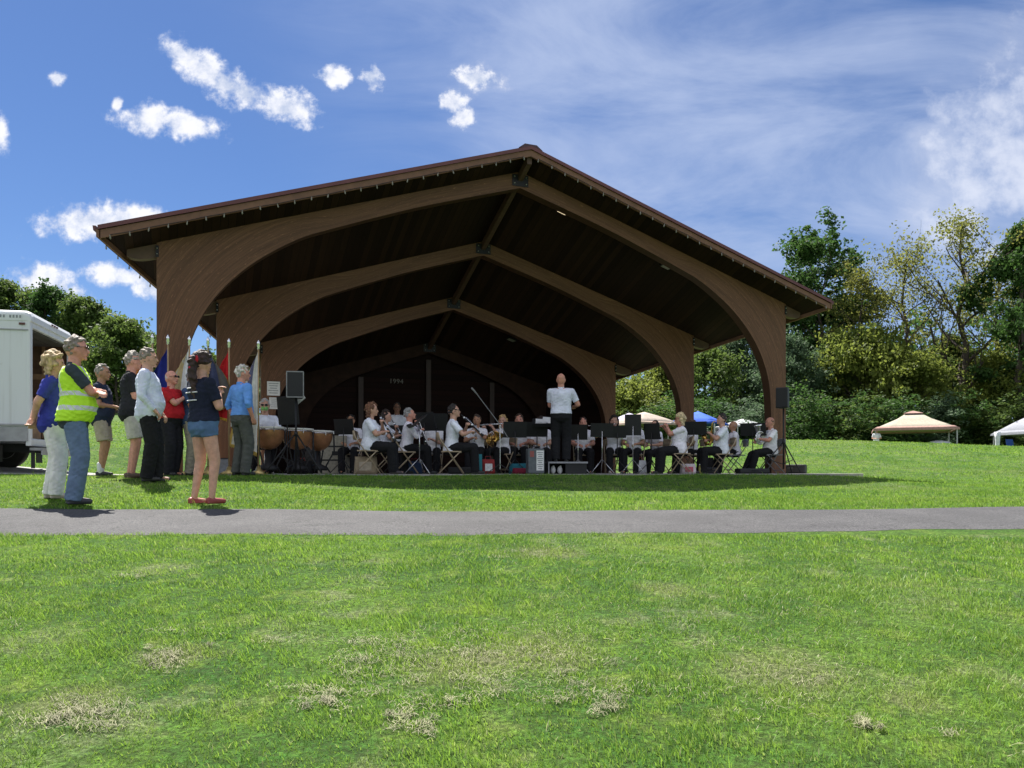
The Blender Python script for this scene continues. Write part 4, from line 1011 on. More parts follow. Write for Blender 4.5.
# timpani
COPPER = M('copper_bowl', (.50, .24, .115), .35, .15, 7, .05, metal=.55)
def timpano(label, px, tt, r):
    p = stage(px, tt); t = thing('timpani', label, 'timpani', p, random.uniform(0, 1), 'timpani'); h = .86
    G().lathe([(.05, h - r * 1.32), (r * .45, h - r * 1.22), (r * .75, h - r * .95), (r * .93, h - r * .55), (r * .985, h - .06), (r * .985, h - .02)], n=28).build('bowl', COPPER, t, True)
    G().lathe([(r + .012, h - .035), (r + .012, h), (r - .015, h + .006), (.0, h + .006)], n=28).build('drumhead', M('drumhead', (.7, .68, .62), .5, .05), t, True)
    g = G()
    for k in range(8):
        a = k * math.pi / 4; c = Vector((math.cos(a) * (r + .02), math.sin(a) * (r + .02), 0)); g.tube([c + Vector((0, 0, h)), c + Vector((0, 0, h - .09))], .007, 6)
    g.tube([(math.cos(a) * (r + .014), math.sin(a) * (r + .014), h - .05) for a in [j * math.pi / 14 for j in range(29)]], .008, 6); g.build('tension_ring', CHRO, t)
    for k in range(4):
        a = R(45) + k * math.pi / 2; d = Vector((math.cos(a), math.sin(a), 0))
        G().tube([d * (r + .02) + Vector((0, 0, h - .06)), d * (r + .03) + Vector((0, 0, h - .4)), d * (r * .55) + Vector((0, 0, .16)), d * (r * .8) + Vector((0, 0, .04))], .016, 8).build('strut', BLK, t, True)
    G().lathe([(.18, .07), (.2, .09), (.2, .13), (.06, .2), (.05, h - r * 1.28)], n=16).build('base', BLK, t, True)
timpano('nearest and leftmost copper timpani, in front of the masked percussionist', 268, -.15, .31)
timpano('middle copper timpani right of the speaker pole', 297, .25, .30)
timpano('rightmost and farthest copper timpani, partly behind the middle one', 318, .95, .30)
t = thing('equipment_case', 'pale storage case behind the timpani at the back', 'case', stage(334, 2.6)); G().box((0, 0, .42), (.62, .4, .84)).build('body', M('case_beige', (.30, .28, .22), .6), t, bevel=.01)
g = G(); g.box((0, -.205, .6), (.5, .01, .03)); g.box((0, -.205, .3), (.5, .01, .03)); g.box((.1, -.207, .45), (.2, .012, .09)); g.build('trim', BLK, t)
t = thing('drum', 'large dark bass drum lying at the back left of the band', 'drum', stage(322, 3.6), R(10)); G().lathe([(.36, -.2), (.36, .2)], (0, 0, .40), 26, Matrix.Rotation(R(90), 3, 'X')).build('shell', M('drum_black', (.03, .03, .033), .4), t, True)
G().lathe([(.375, -.03), (.375, .03)], (0, -.2, .40), 26, Matrix.Rotation(R(90), 3, 'X')).build('hoop', BLK, t, True)
# speakers on tripods
def speaker(px, tt, poleh, w, h, dep, rz, lab_s, lab_t, grille=False):
    p = stage(px, tt); t = thing('speaker_stand', lab_t, 'speaker stand', p, rz, 'speaker stands')
    G().tube([(0, 0, .10), (0, 0, poleh + .1)], .018, 10).build('pole', BLK, t, True); G().cap((0, 0, .68), (0, 0, .76), .032, .032, 10, True, True).build('collar', BLK, t, True)
    for k in range(3):
        a = R(210 + 120 * k); d = Vector((math.cos(a), math.sin(a), 0)); lg = G().tube([d * .03 + Vector((0, 0, .70)), d * .56 + Vector((0, 0, .02))], .014, 8).build('leg', BLK, t, True)
        G().tube([d * .02 + Vector((0, 0, .22)), d * .33 + Vector((0, 0, .32))], .008, 6).build('brace', BLK, lg)
    s_ = thing('loudspeaker', lab_s, 'loudspeaker', p + Vector((0, 0, poleh)), rz + R(3), 'loudspeakers')
    g = G(); b0 = [(-w / 2, -dep / 2), (w / 2, -dep / 2), (w * .32, dep / 2), (-w * .32, dep / 2)]
    g.loft([[Vector((x, y, z)) for x, y in b0] for z in (0, h)]); g.build('cabinet', M('speaker_black', (.016, .017, .02), .5, .15, 30, .2), s_, bevel=.018)
    G().box((0, -dep / 2 - .008, h / 2), (w * .86, .012, h * .9)).build('grille', M('grille_black', (.01, .01, .011), .6, .3, 200, .6), s_, bevel=.005)
    if grille:
        g = G()
        for (c, d) in (((0, -dep / 2 - .01, h * .975), (w * .98, .014, .02)), ((0, -dep / 2 - .01, h * .025), (w * .98, .014, .02)), ((-w * .475, -dep / 2 - .01, h / 2), (.018, .014, h * .93)), ((w * .475, -dep / 2 - .01, h / 2), (.018, .014, h * .93))): g.box(c, d)
        g.build('grey_frame', M('frame_grey', (.22, .22, .22), .5), s_)
speaker(296, -.75, 1.35, .30, .47, .28, R(6), 'black loudspeaker with a pale grey rim above the timpani', 'black tripod under the loudspeaker with the pale grey rim', True)
speaker(783.5, -.75, 1.49, .28, .47, .30, R(-38), 'plain black loudspeaker on a pole in front of the rightmost pillar', 'black tripod pole with spread legs in front of the rightmost pillar')
t = thing('covered_stand', 'black draped music stand with a white sheet beneath the left loudspeaker', 'music stand', stage(288, -.35), R(160))
g = G(); g.box((0, 0, 1.16), (.44, .03, .52), Matrix.Rotation(R(-8), 3, 'X')); g.build('desk', BLK, t, bevel=.01); G().tube([(0, .02, .02), (0, .02, .95)], .012, 8).build('pole', BLK, t)
G().box((-.22, -.05, 1.36), (.22, .004, .10), Matrix.Rotation(R(35), 3, 'Y')).build('sheet', M('sheet_paper', (.75, .75, .73), .6), t)
# podium
t = thing('podium', 'low box podium under the conductor with a grey top edge', 'podium', stage(565, -.45), R(8))
g = G(); g.box((0, 0, .235), (.80, .62, .03)); g.build('top', M('carpet_grey', (.09, .09, .095), .9), t, bevel=.004)
g = G(); g.box((0, -.312, .232), (.82, .014, .034)); g.box((-.40, -.312, .11), (.022, .014, .22)); g.build('metal_edge', M('edge_grey', (.30, .30, .32), .6, .1), t)
g = G(); g.box((.17, -.28, .11), (.44, .02, .215)); g.box((0, .28, .11), (.78, .02, .215)); g.box((-.385, 0, .11), (.02, .56, .215)); g.box((.385, 0, .11), (.02, .56, .215)); g.build('side_panel', BLK, t)
for (dx, dy, c_) in ((-.28, -.14, 'white jug tucked inside the open left half of the podium'), (-.14, -.16, 'crumpled white bag inside the open podium')):
    tt_ = stage(565, -.45); R_ = Matrix.Rotation(R(8), 3, 'Z') @ Vector((dx, dy, 0)); o = thing('bag' if 'bag' in c_ else 'jug', c_, 'bag' if 'bag' in c_ else 'jug', tt_ + R_)
    G().ell((0, 0, .08), (.055, .05, .08)).ell((.01, 0, .15), (.022, .022, .03)).build('body', M('white_plastic', (.65, .65, .64), .5), o, True)
t = thing('amplifier_case', 'grey upright equipment case with a white lettered sheet standing left of the podium', 'case', stage(535, -.6), R(10))
G().box((0, 0, .26), (.33, .28, .50)).build('body', M('case_grey', (.10, .115, .125), .5), t, bevel=.02); G().box((.075, -.144, .27), (.15, .006, .40)).build('label_sheet', M('sheet_paper', (.75, .75, .73), .6), t)
g = G()
for k in range(9): g.box((.075, -.149, .43 - k * .04), (.12 - .02 * (k % 3), .004, .014))
g.build('lettering', M('print_ink', (.25, .26, .28), .6), t); G().box((-.09, -.144, .40), (.08, .006, .12)).build('red_label', M('label_red', (.3, .08, .07), .5), t)
g = G().tube([(-.1, 0, .50), (-.1, 0, .55), (.1, 0, .55), (.1, 0, .50)], .012, 6).build('handle', BLK, t)
# bags and small things on the floor
def bag(label, px, tt, col, size, rz=0.0, cat='bag', name='bag', handles=True, stripe=None):
    t = thing(name, label, cat, stage(px, tt), R(rz)); w, d, h = size
    g = G(); rs = []
    for k, (q, f) in enumerate(((0, 1.0), (.3, 1.04), (.7, .96), (1, .62))):
        rs.append([Vector((math.copysign(abs(math.cos(a)) ** .5, math.cos(a)) * w / 2 * (1 - .12 * q), math.copysign(abs(math.sin(a)) ** .6, math.sin(a)) * d / 2 * f, h * q)) for a in [2 * math.pi * j / 16 for j in range(16)]])
    g.loft(rs); g.build('body', cloth('bag_%02d_%02d_%02d' % tuple(int(c * 99) for c in col), col), t, True)
    if stripe: G().box((0, -d / 2 * 1.02, h * .45), (w * .5, .02, h * .5)).build('patch', M('patch_%02d' % int(stripe[0] * 99), stripe, .6), t, bevel=.005)
    if handles: G().tube([(-w * .2, 0, h * .97), (-w * .18, 0, h * 1.2), (w * .18, 0, h * 1.2), (w * .2, 0, h * .97)], .010, 6).build('handle', M('strap_web', sh(col, .7), .8), t)
bag('tan canvas tote bag under the chair of the auburn haired clarinettist', 366, -.42, (.34, .27, .18), (.46, .24, .33), 5, stripe=(.42, .35, .26), handles=False)
bag('red and white tote bag between the microphone and the dark haired man in profile', 488, .1, (.28, .035, .035), (.30, .2, .30), 10, stripe=(.75, .75, .74))
bag('turquoise cooler bag beside the red and white tote', 479, .0, (.03, .19, .22), (.14, .16, .40), 0, handles=False)
bag('small red pouch on the floor left of the grey equipment case', 520, -.1, (.20, .02, .04), (.34, .2, .12), 0, handles=False)
bag('teal folded bag on the floor behind the red pouch', 518, .35, (.02, .14, .18), (.40, .2, .22), 0, handles=False)
bag('white and pink shopping bag under the chair of the curly blond flautist', 688, -.35, (.68, .60, .62), (.36, .24, .22), 0, stripe=(.5, .1, .14), handles=False)
bag('patterned white bag on the floor right of the green cloth stand', 641, .2, (.55, .55, .56), (.24, .2, .30), 20)
bag('dark blue bag under the grey haired clarinettist', 414, .5, (.04, .07, .14), (.34, .24, .26), 0)
bag('black backpack on the stage behind the wide stand on the right', 707, .6, (.014, .014, .015), (.34, .24, .38), 0)
bag('black bag on the floor under the masked percussionist\'s drums', 300, .9, (.014, .014, .015), (.5, .3, .26), 0)
def case(label, px, tt, size, rz):
    t = thing('instrument_case', label, 'instrument case', stage(px, tt), R(rz)); w, d, h = size
    G().box((0, 0, h / 2), size).build('body', M('case_black', (.012, .012, .013), .6, .2), t, bevel=.03); g = G().tube([(-.07, -d / 2, h * .6), (-.06, -d / 2 - .03, h * .6), (.06, -d / 2 - .03, h * .6), (.07, -d / 2, h * .6)], .009, 6); g.build('handle', BLK, t)
case('flat black instrument case on the floor in front of the baritone player', 752, -.55, (.72, .32, .12), 8)
case('black instrument case under the dark haired man in profile', 463, .2, (.6, .26, .14), 0)
case('black instrument case lying between the saxophonist and the wide stand', 706, -.25, (.5, .26, .14), 20)
case('long black instrument case behind the pole of the right loudspeaker', 792, .3, (.66, .30, .22), -30)
for (px, tt, c_, lab) in ((476, -.5, (.02, .3, .36), 'turquoise drink bottle on the stage edge'), (574, .1, (.25, .40, .10), 'green drink bottle right of the podium'), (700, -.5, (.22, .20, .03), 'yellowish drink bottle beside the white and pink shopping bag'), (797, .15, (.62, .62, .62), 'white bottle by the case at the right end of the stage')):
    t = thing('bottle', lab, 'bottle', stage(px, tt)); G().lathe([(.034, 0), (.036, .02), (.036, .14), (.016, .18), (.016, .19)], n=14).build('body', M('bottle_%02d' % int(c_[1] * 99), c_, .3, .05), t, True); G().lathe([(.018, .188), (.018, .215)], n=10).build('cap', M('white_plastic', (.65, .65, .64), .5), t)
t = thing('equipment_box', 'grey box standing on the stage below the red flag', 'box', stage(221, -.1), R(20)); G().box((0, 0, .14), (.26, .26, .28)).build('body', M('case_pale', (.22, .23, .25), .5), t, bevel=.01); G().box((0, 0, .287), (.27, .27, .012)).build('lid', BLK, t)

# ------------------------------------------------------------------ flags
def flag(label, px, tt, cols, fringe, side=-1, L=1.15, ph=2.36):
    p = stage(px, tt); t = thing('flag', label, 'flag', p, 0, 'ceremonial flags on poles'); 
    G().tube([(0, 0, .05), (0, 0, ph - .17)], .014, 8).build('pole', M('pole_wood', (.35, .24, .12), .5, .1), t, True)
    G().lathe([(.014, ph - .18), (.026, ph - .165), (.018, ph - .14), (.03, ph - .12), (.022, ph - .08), (.032, ph - .06), (.014, ph - .03), (.002, ph)], n=12).build('finial', SILV, t, True)
    G().lathe([(.15, 0), (.15, .03), (.06, .07), (.03, .14), (.02, .14)], n=18).build('base', M('base_gold', (.5, .38, .15), .35, .1, 10, 0, metal=.7), t, True)
    zt = ph - .20; nx, nz = 22, 26
    rr = random.Random(int(px)); ph0 = rr.random() * 6
    V = []; Fq = []; zs = []
    for i in range(nz + 1):
        q = i / nz; wd = .10 + .40 * q ** .6
        for j in range(nx + 1):
            r_ = j / nx; x = side * (.012 + wd * r_); drop = .10 * r_ * (1 - q) * 3 + L * q * (1 - .10 * r_) ; y = (.05 * q ** .6) * math.sin(r_ * 13 + ph0 + q * 1.2) + .02 * math.sin(r_ * 7 + q * 4)
            V.append((x, y, zt - drop))
    for i in range(nz):
        for j in range(nx): a = i * (nx + 1) + j; Fq.append((a, a + 1, a + nx + 2, a + nx + 1))
    me = bpy.data.meshes.new('cloth'); me.from_pydata(V, [], Fq); me.update()
    nc = len(cols)
    for c in cols + [fringe]: me.materials.append(cloth('flag_%02d_%02d_%02d' % tuple(int(x * 99) for x in c), c))
    for k, f in enumerate(me.polygons):
        i, j = divmod(k, nx); f.use_smooth = True
        f.material_index = nc if (j >= nx - 2 or i == nz - 1) else (min(nc - 1, int(j / nx * nc)))
    o = obj('cloth', me, None, t); sm = o.modifiers.new('s', 'SOLIDIFY'); sm.thickness = .004
flag('dark blue flag with an orange gold fringe, leftmost of the row', 152.5, -.75, [(.02, .03, .16), (.03, .05, .25), (.45, .14, .03)], (.62, .36, .05), -1, 1.0)
flag('plain royal blue flag in front of the leftmost pillar', 168, -.75, [(.02, .03, .22), (.012, .02, .16)], (.03, .04, .2), -1, 1.3)
flag('white flag with a tan stripe, right of the royal blue one', 189.5, -.75, [(.66, .66, .68), (.50, .38, .20), (.66, .66, .66)], (.55, .40, .12), -1, 1.15)
flag('dark flag almost hidden behind the woman with the red ribbon', 208, -.75, [(.05, .06, .12), (.10, .09, .08)], (.25, .16, .05), 1, 1.1)
flag('bright red flag just left of the man in the bright blue shirt', 229, -.75, [(.55, .02, .025), (.48, .015, .02), (.55, .02, .025)], (.62, .36, .05), -1, 1.25)
flag('white flag edged in gold, rightmost of the row next to the timpani', 258.5, -.75, [(.68, .66, .60), (.12, .12, .2), (.68, .62, .5)], (.62, .42, .10), -1, 1.85)

# ------------------------------------------------------------------ box truck
TA = math.atan2(.223, .975); c0 = Vector((-8.95, 14.8, 0)); zg = gz(-11, 15.6) + .01
tr = thing('box_truck', 'white box truck with its rear roller door open at the left edge', 'truck', (c0.x, c0.y, zg), TA)
m, nt, b = newmat('truck_white'); v = coord(nt); sp = N(nt, 'ShaderNodeSeparateXYZ'); nt.links.new(v, sp.inputs[0])
st = noise(nt, v, 1, 5, .6, (9, 9, .5)); n2 = noise(nt, v, 5, 5, .6)
c = mixc(nt, mth(nt, 'MULTIPLY', ramp(nt, st, .5, .75), .35), (.66, .68, .70), (.36, .35, .33)); c = mixc(nt, mth(nt, 'MULTIPLY', ramp(nt, n2, .6, .75), .3), c, (.40, .36, .30))
nt.links.new(c, b.inputs['Base Color']); b.inputs['Roughness'].default_value = .45
TW = m; TGR = M('truck_grey', (.30, .30, .31), .5, .15, 6, .1)
b0, b1, WD, LN = .50, 2.86, 2.46, 5.2
g = G(); g.box((-LN / 2 - .02, .02, (b0 + b1) / 2), (LN, .04, b1 - b0)); g.box((-LN / 2 - .02, WD - .02, (b0 + b1) / 2), (LN, .04, b1 - b0)); g.box((-LN, WD / 2, (b0 + b1) / 2), (.04, WD - .08, b1 - b0)); 
g.box((-LN / 2, WD / 2, b0 + .03), (LN, WD - .08, .06))
g.build('cargo_box', TW, tr)
# rounded roof
g = G(); rs = []
for x in (-LN - .02, -.06, .02, .06):
    dz = 0 if x < -.1 else (-.0 if x < 0 else (-.03 if x < .05 else -.10)); pr_ = []
    for a in range(0, 7): th = R(90 - a * 15); pr_.append(Vector((x, WD - .12 + .13 * math.cos(th), b1 - .10 + .13 * math.sin(th) + dz)))
    for a in range(0, 7): th = R(-a * 15); 
    prof = [Vector((x, -.01, b1 - .14)), Vector((x, -.01, b1 - .02 + dz)), Vector((x, .03, b1 + .04 + dz)), Vector((x, .12, b1 + .07 + dz)), Vector((x, WD - .12, b1 + .07 + dz)), Vector((x, WD - .03, b1 + .04 + dz)), Vector((x, WD + .01, b1 - .02 + dz)), Vector((x, WD + .01, b1 - .14))]
    rs.append(prof)
g.loft(rs); g.build('roof', TW, tr, bevel=.01)
g = G(); g.box((.0, .06, (b0 + b1) / 2 - .06), (.07, .13, b1 - b0 - .12)); g.box((0, WD - .06, (b0 + b1) / 2 - .06), (.07, .13, b1 - b0 - .12)); g.box((0, WD / 2, b1 - .17), (.07, WD - .26, .14)); g.box((0, WD / 2, b0 - .02), (.09, WD, .13)); g.build('door_frame', TW, tr, bevel=.012)
g = G()
for k in range(4): g.box((-.16 - k * .28, WD / 2, b1 - .26), (.26, WD - .3, .03))
g.build('rolled_door', M('door_dark', (.06, .055, .05), .7, .2, 6, .1), tr)
g = G()
for i in range(9): g.box((-.5 - i * .55, .055, (b0 + b1) / 2), (.06, .025, b1 - b0 - .3)); g.box((-.5 - i * .55, WD - .055, (b0 + b1) / 2), (.06, .025, b1 - b0 - .3))
for z in (1.0, 1.45, 1.95): g.box((-LN / 2, WD - .075, z), (LN - .3, .02, .12)); g.box((-LN / 2, .075, z), (LN - .3, .02, .12))
lin = G()
lin.box((-LN / 2, .048, (b0 + b1) / 2), (LN - .06, .012, b1 - b0 - .14)); lin.box((-LN / 2, WD - .048, (b0 + b1) / 2), (LN - .06, .012, b1 - b0 - .14)); lin.box((-LN + .035, WD / 2, (b0 + b1) / 2), (.012, WD - .13, b1 - b0 - .14)); lin.box((-LN / 2, WD / 2, b1 - .04), (LN - .1, WD - .1, .012))
lin.build('plywood_liner', M('plywood', (.10, .055, .03), .8, .3, 5, .2), tr)
g.build('wooden_slats', M('slat_wood', (.28, .17, .09), .7, .25, 6, .2), tr)
g = G(); g.box((-LN / 2, -.015, b0 + .13), (LN, .03, .26)); g.box((-LN / 2, -.02, b0 + .30), (LN, .05, .035)); g.box((-LN / 2, -.012, b1 - .30), (LN, .02, .02)); g.build('side_rail', TGR, tr)
g = G(); g.box((.02, .13, b1 - .12), (.05, .07, .035)); 
for k in (-1, 0, 1): g.box((.075, WD / 2 + k * .14, b1 - .02), (.02, .07, .03))
g.box((-.10, -.014, b1 - .19), (.10, .012, .04)); g.build('marker_lights', M('marker_dark', (.10, .03, .02), .4), tr)
g = G()
for k in range(9): g.box((-.62 + k * .055 + (.05 if k > 4 else 0), -.013, b1 - .06), (.028, .006, .05))
g.build('side_lettering', M('print_ink', (.25, .26, .28), .6), tr)
g = G(); g.box((-LN / 2, .8, b0 - .10), (LN, .08, .16)); g.box((-LN / 2, 1.66, b0 - .10), (LN, .08, .16)); g.build('chassis', BLK, tr)
g = G(); g.box((.10, WD / 2, b0 - .14), (.22, WD * .92, .05)); g.box((.20, WD / 2, b0 - .20), (.03, WD * .92, .10)); g.build('rear_step', TGR, tr)
for y in (.25, WD - .25): G().box((.0, y, .20), (.05, .07, .40)).build('step_leg', BLK, tr)
for y in (.16, WD - .16):
    G().box((-.55, y, .28), (.012, .36, .32)).build('mud_flap', M('rubber', (.02, .02, .02), .8), tr)
def wheel(x, y, s):
    o = G().lathe([(.22, -.13), (.40, -.12), (.42, -.06), (.42, .06), (.40, .12), (.22, .13)], (0, 0, 0), 26, Matrix.Rotation(R(90), 3, 'X')).build('wheel', M('rubber', (.02, .02, .02), .8), tr, True); o.location = (x, y, .42)
    G().lathe([(.06, -.10), (.21, -.132), (.215, .132), (.06, .10)], (0, 0, 0), 20, Matrix.Rotation(R(90), 3, 'X')).build('rim', TGR, o, True)
for y in (.2, WD - .2): wheel(-1.15, y, 1); wheel(-6.1, y, 1)
g = G(); sec = [(-LN - .1, .42), (-7.3, .42), (-7.35, 1.15), (-6.75, 1.3), (-6.35, 2.15), (-LN - .1, 2.25)]
g.loft([[Vector((x, y, z)) for x, z in sec] for y in (.15, WD - .15)]); cb_ = g.build('cab', TW, tr, bevel=.05)
G().box((-5.85, WD / 2, 1.72), (.7, WD - .26, .5)).build('side_window', M('cab_glass', (.02, .025, .03), .1, .05, 5, 0), cb_, bevel=.02)
# cartons in the truck
for (x, y, w_, h_, lab) in ((-.7, 1.7, .6, .55, 'brown carton on the open truck bed, near the far side'), (-.9, 1.0, .5, .42, 'smaller brown carton on the open truck bed, middle')):
    mt_ = Matrix.Translation((c0.x, c0.y, zg)) @ Matrix.Rotation(TA, 4, 'Z'); t = thing('carton', lab, 'box', mt_ @ Vector((x, y, b0 + .062)), TA)
    G().box((0, 0, h_ / 2), (w_, w_ * .8, h_)).build('body', M('cardboard', (.34, .22, .12), .8), t, bevel=.008); G().box((0, 0, h_ + .002), (w_ * .98, .06, .003)).build('tape', M('tape', (.45, .36, .24), .4), t)

# ------------------------------------------------------------------ canopies and people beyond the rise
VAL = .05
def canopy(name, label, px, y, ytop, yeave, half, rz, roofc, trim, vent=True, bare=.0):
    x = (px - 512) / 800 * y; g0 = gz(x, y); zt = CZ + (HY - ytop) / 800 * y; ze = CZ + (HY - yeave) / 800 * y
    t = thing(name, label, 'canopy', (x, y, g0), rz); zt -= g0; ze -= g0
    prof = [(1, ze), (.72, ze + (zt - ze) * .27), (.42, ze + (zt - ze) * .56), (.16, ze + (zt - ze) * .90)] if vent else [(1, ze), (.6, ze + (zt - ze) * .45), (.3, ze + (zt - ze) * .75), (.02, zt)]
    rc = cloth('canopy_%02d_%02d' % (int(roofc[0] * 99), int(roofc[2] * 99)), roofc); tc_ = cloth('trim_%02d_%02d' % (int(trim[0] * 99), int(trim[2] * 99)), trim)
    def ring(k, z, sag=0.0):
        out = []
        for (ax, ay, bx, by) in ((-1, -1, 1, -1), (1, -1, 1, 1), (1, 1, -1, 1), (-1, 1, -1, -1)):
            for q in range(6):
                f = q / 6; out.append(Vector(((ax + (bx - ax) * f) * half * k, (ay + (by - ay) * f) * half * k, z)))
        return out
    g = G(); g.loft([ring(k, z, .05 * k) for k, z in prof], caps=False); o = g.build('roof_cloth', rc, t, True); sm = o.modifiers.new('s', 'SOLIDIFY'); sm.thickness = .012
    g = G(); g.loft([ring(1.01, ze + .02), ring(1.02, ze - VAL * half)], caps=False); o = g.build('valance', tc_, t); sm = o.modifiers.new('s', 'SOLIDIFY'); sm.thickness = .012
    g = G(); g.loft([ring(.90, ze + (zt - ze) * .095 + .02), ring(1.0, ze + .012)], caps=False); o = g.build('trim_band', tc_, t, True); sm = o.modifiers.new('s', 'SOLIDIFY'); sm.thickness = .012
    if vent:
        g = G(); g.loft([ring(.24, zt - (zt - ze) * .12, .0), ring(.10, zt - .02), ring(.01, zt + .04)]); g.build('vent_cap', tc_, t)
    for sx in (-1, 1):
        for sy in (-1, 1): G().tube([(sx * half * .96, sy * half * .96, .0), (sx * half * .96, sy * half * .96, ze)], .035, 6).build('leg', M('pole_grey', (.4, .4, .4), .4, .1, 10, 0, metal=.5), t)
    return t
canopy('gazebo', 'cream gazebo canopy with a pink border on the right beyond the rise', 913, 45, 411.5, 430, 2.05, R(67), (.36, .33, .26), (.32, .20, .17))
canopy('gazebo', 'grey canopy cut by the right edge of the photograph with a white corner curtain', 1046, 46, 409, 433, 1.9, R(12), (.26, .27, .31), (.24, .25, .28), vent=False)
canopy('gazebo', 'cream and white canopy seen under the band shell behind the upright black stand', 644, 44, 412, 424.5, 1.45, R(30), (.38, .32, .27), (.34, .26, .21), vent=False)
canopy('gazebo', 'bright blue canopy seen between the right pillars above the wide black stand', 698, 45, 411.5, 424, 1.35, R(60), (.04, .11, .50), (.03, .08, .38), vent=False)
canopy('gazebo', 'small white canopy glimpsed left of the rightmost pillar', 742, 50, 419, 427, 1.2, R(20), (.36, .37, .38), (.34, .34, .36), vent=False)
canopy('gazebo', 'pale lavender canopy just left of the cream one under the band shell', 629, 46, 413, 424, 1.2, R(10), (.40, .38, .48), (.36, .34, .44), vent=False)
def far_stand(px, y): return at(px, y)
def fp(label, px, y, **k): return person(label, far_stand(px, y), FACE(k.pop('face', 190)), k.pop('H', 1.7), vox=.014, **k)
_p = at(876.5, 44); _h = (CZ + (HY - 431) / 800 * 44 - _p.z)
fp('person in a white shirt and pale cap standing at the left of the cream gazebo', 876.5, 44, H=min(1.9, max(1.5, _h)), shirt=(.68, .68, .72), extra='sunhat', pants=(.2, .2, .22), hr=(.12, .24, .16), hl=(-.12, .24, .16))
t = thing('sunshade', 'small white domed sunshade beneath the cream gazebo', 'umbrella', at(939, 43.5)); zc = CZ + (HY - 440.5) / 800 * 43.5 - t.location.z
g = G(); g.lathe([(.75, zc - .42), (.68, zc - .2), (.45, zc - .05), (.15, zc), (.01, zc + .01)], n=10); g.build('canopy', cloth('shade_white', (.62, .64, .68)), t, True); G().tube([(0, 0, 0), (0, 0, zc)], .02, 6).build('pole', CHRO, t)
p = at(1014, 44); t = thing('camp_chair', 'blue folding camp chair under the grey canopy', 'camp chair', p, R(20)); zc = CZ + (HY - 440) / 800 * 44 - p.z
g = G(); g.box((0, 0, zc - .42), (.52, .48, .04)); g.build('seat', cloth('camp_blue', (.02, .06, .22)), t); G().box((0, .25, zc - .18), (.52, .03, .46), Matrix.Rotation(R(-10), 3, 'X')).build('backrest', cloth('camp_blue', (.02, .06, .22)), t)
for sx in (-1, 1):
    for sy in (-1, 1): G().tube([(sx * .25, sy * .24, 0), (-sx * .0 + sx * .25, sy * .2, zc - .40)], .014, 6).build('leg', BLK, t)
t = thing('curtain', 'white tied curtain at the left corner of the grey canopy', 'curtain', at(997.5, 44.3)); zc = CZ + (HY - 432) / 800 * 44.3 - t.location.z
G().lathe([(.05, 0), (.10, zc * .4), (.13, zc * .8), (.16, zc)], n=10).build('cloth', cloth('shade_white', (.62, .64, .68)), t, True)

bpy.data.scenes.remove(TMP)
# ------------------------------------------------------------------ trees
def leafmat(name, c0, c1, tr_=.45):
    m, nt, b = newmat(name); nt.nodes.remove(b); out = nt.nodes['Material Output']
    at_ = N(nt, 'ShaderNodeAttribute'); at_.attribute_name = 'rnd'
    v = coord(nt); big = noise(nt, v, .45, 3, .5)
    f = mth(nt, 'ADD', mth(nt, 'MULTIPLY', at_.outputs['Fac'], .65), mth(nt, 'MULTIPLY', ramp(nt, big, .35, .65), .35))
    c = mixc(nt, f, c0, c1)
    d = N(nt, 'ShaderNodeBsdfPrincipled'); d.inputs['Roughness'].default_value = .62; d.inputs['Specular IOR Level'].default_value = .18; nt.links.new(c, d.inputs['Base Color'])
    t = N(nt, 'ShaderNodeBsdfTranslucent'); nt.links.new(mixc(nt, .5, c, sh(c1, 1.5)), t.inputs['Color'])
    mx = N(nt, 'ShaderNodeMixShader'); mx.inputs[0].default_value = tr_; nt.links.new(d.outputs[0], mx.inputs[1]); nt.links.new(t.outputs[0], mx.inputs[2]); nt.links.new(mx.outputs[0], out.inputs['Surface'])
    return m
LM = {'dark': leafmat('leaves_dark', (.022, .052, .014), (.06, .12, .028), .42), 'mid': leafmat('leaves_mid', (.035, .07, .018), (.11, .16, .036), .45),
      'yellow': leafmat('leaves_yellow', (.06, .095, .018), (.19, .225, .045), .5), 'locust': leafmat('leaves_locust', (.08, .095, .02), (.20, .21, .05), .5), 'blue': leafmat('leaves_bluish', (.03, .065, .03), (.10, .15, .08), .38)}
BARK = M('bark', (.055, .042, .032), .9, .35, 6, .8, bdist=.03, stretch=(1, 1, .3)); BARKL = M('bark_grey', (.10, .085, .07), .9, .35, 6, .8, bdist=.03, stretch=(1, 1, .3))
def leaves_np(cen, rad, per, size, rs, flat=.7, drop=0.0):
    """clumps of small quads: cen (n,3), rad (n,)"""
    n = len(cen) * per
    c = np.repeat(cen, per, 0); r = np.repeat(rad, per)
    d = rs.normal(size=(n, 3)); d /= np.linalg.norm(d, axis=1)[:, None]; q = rs.random(n) ** .45
    p = c + d * (r * q)[:, None] * np.array([1, 1, flat]); p[:, 2] -= drop * rs.random(n) * r
    a = rs.normal(size=(n, 3)) + d * .5 + np.array([0, 0, .6]); a /= np.linalg.norm(a, axis=1)[:, None]
    t = np.cross(a, rs.normal(size=(n, 3))); t /= np.linalg.norm(t, axis=1)[:, None]; b_ = np.cross(a, t)
    s = size * rs.uniform(.6, 1.35, n)[:, None]
    V = np.stack([p - t * s * .5, p + b_ * s * .32, p + t * s * .5, p - b_ * s * .32], 1).reshape(-1, 3)
    clump = np.repeat(rs.random(len(cen)), per)
    return V, np.arange(n * 4).reshape(-1, 4), np.clip(.55 * clump + .45 * rs.random(n), 0, 1)
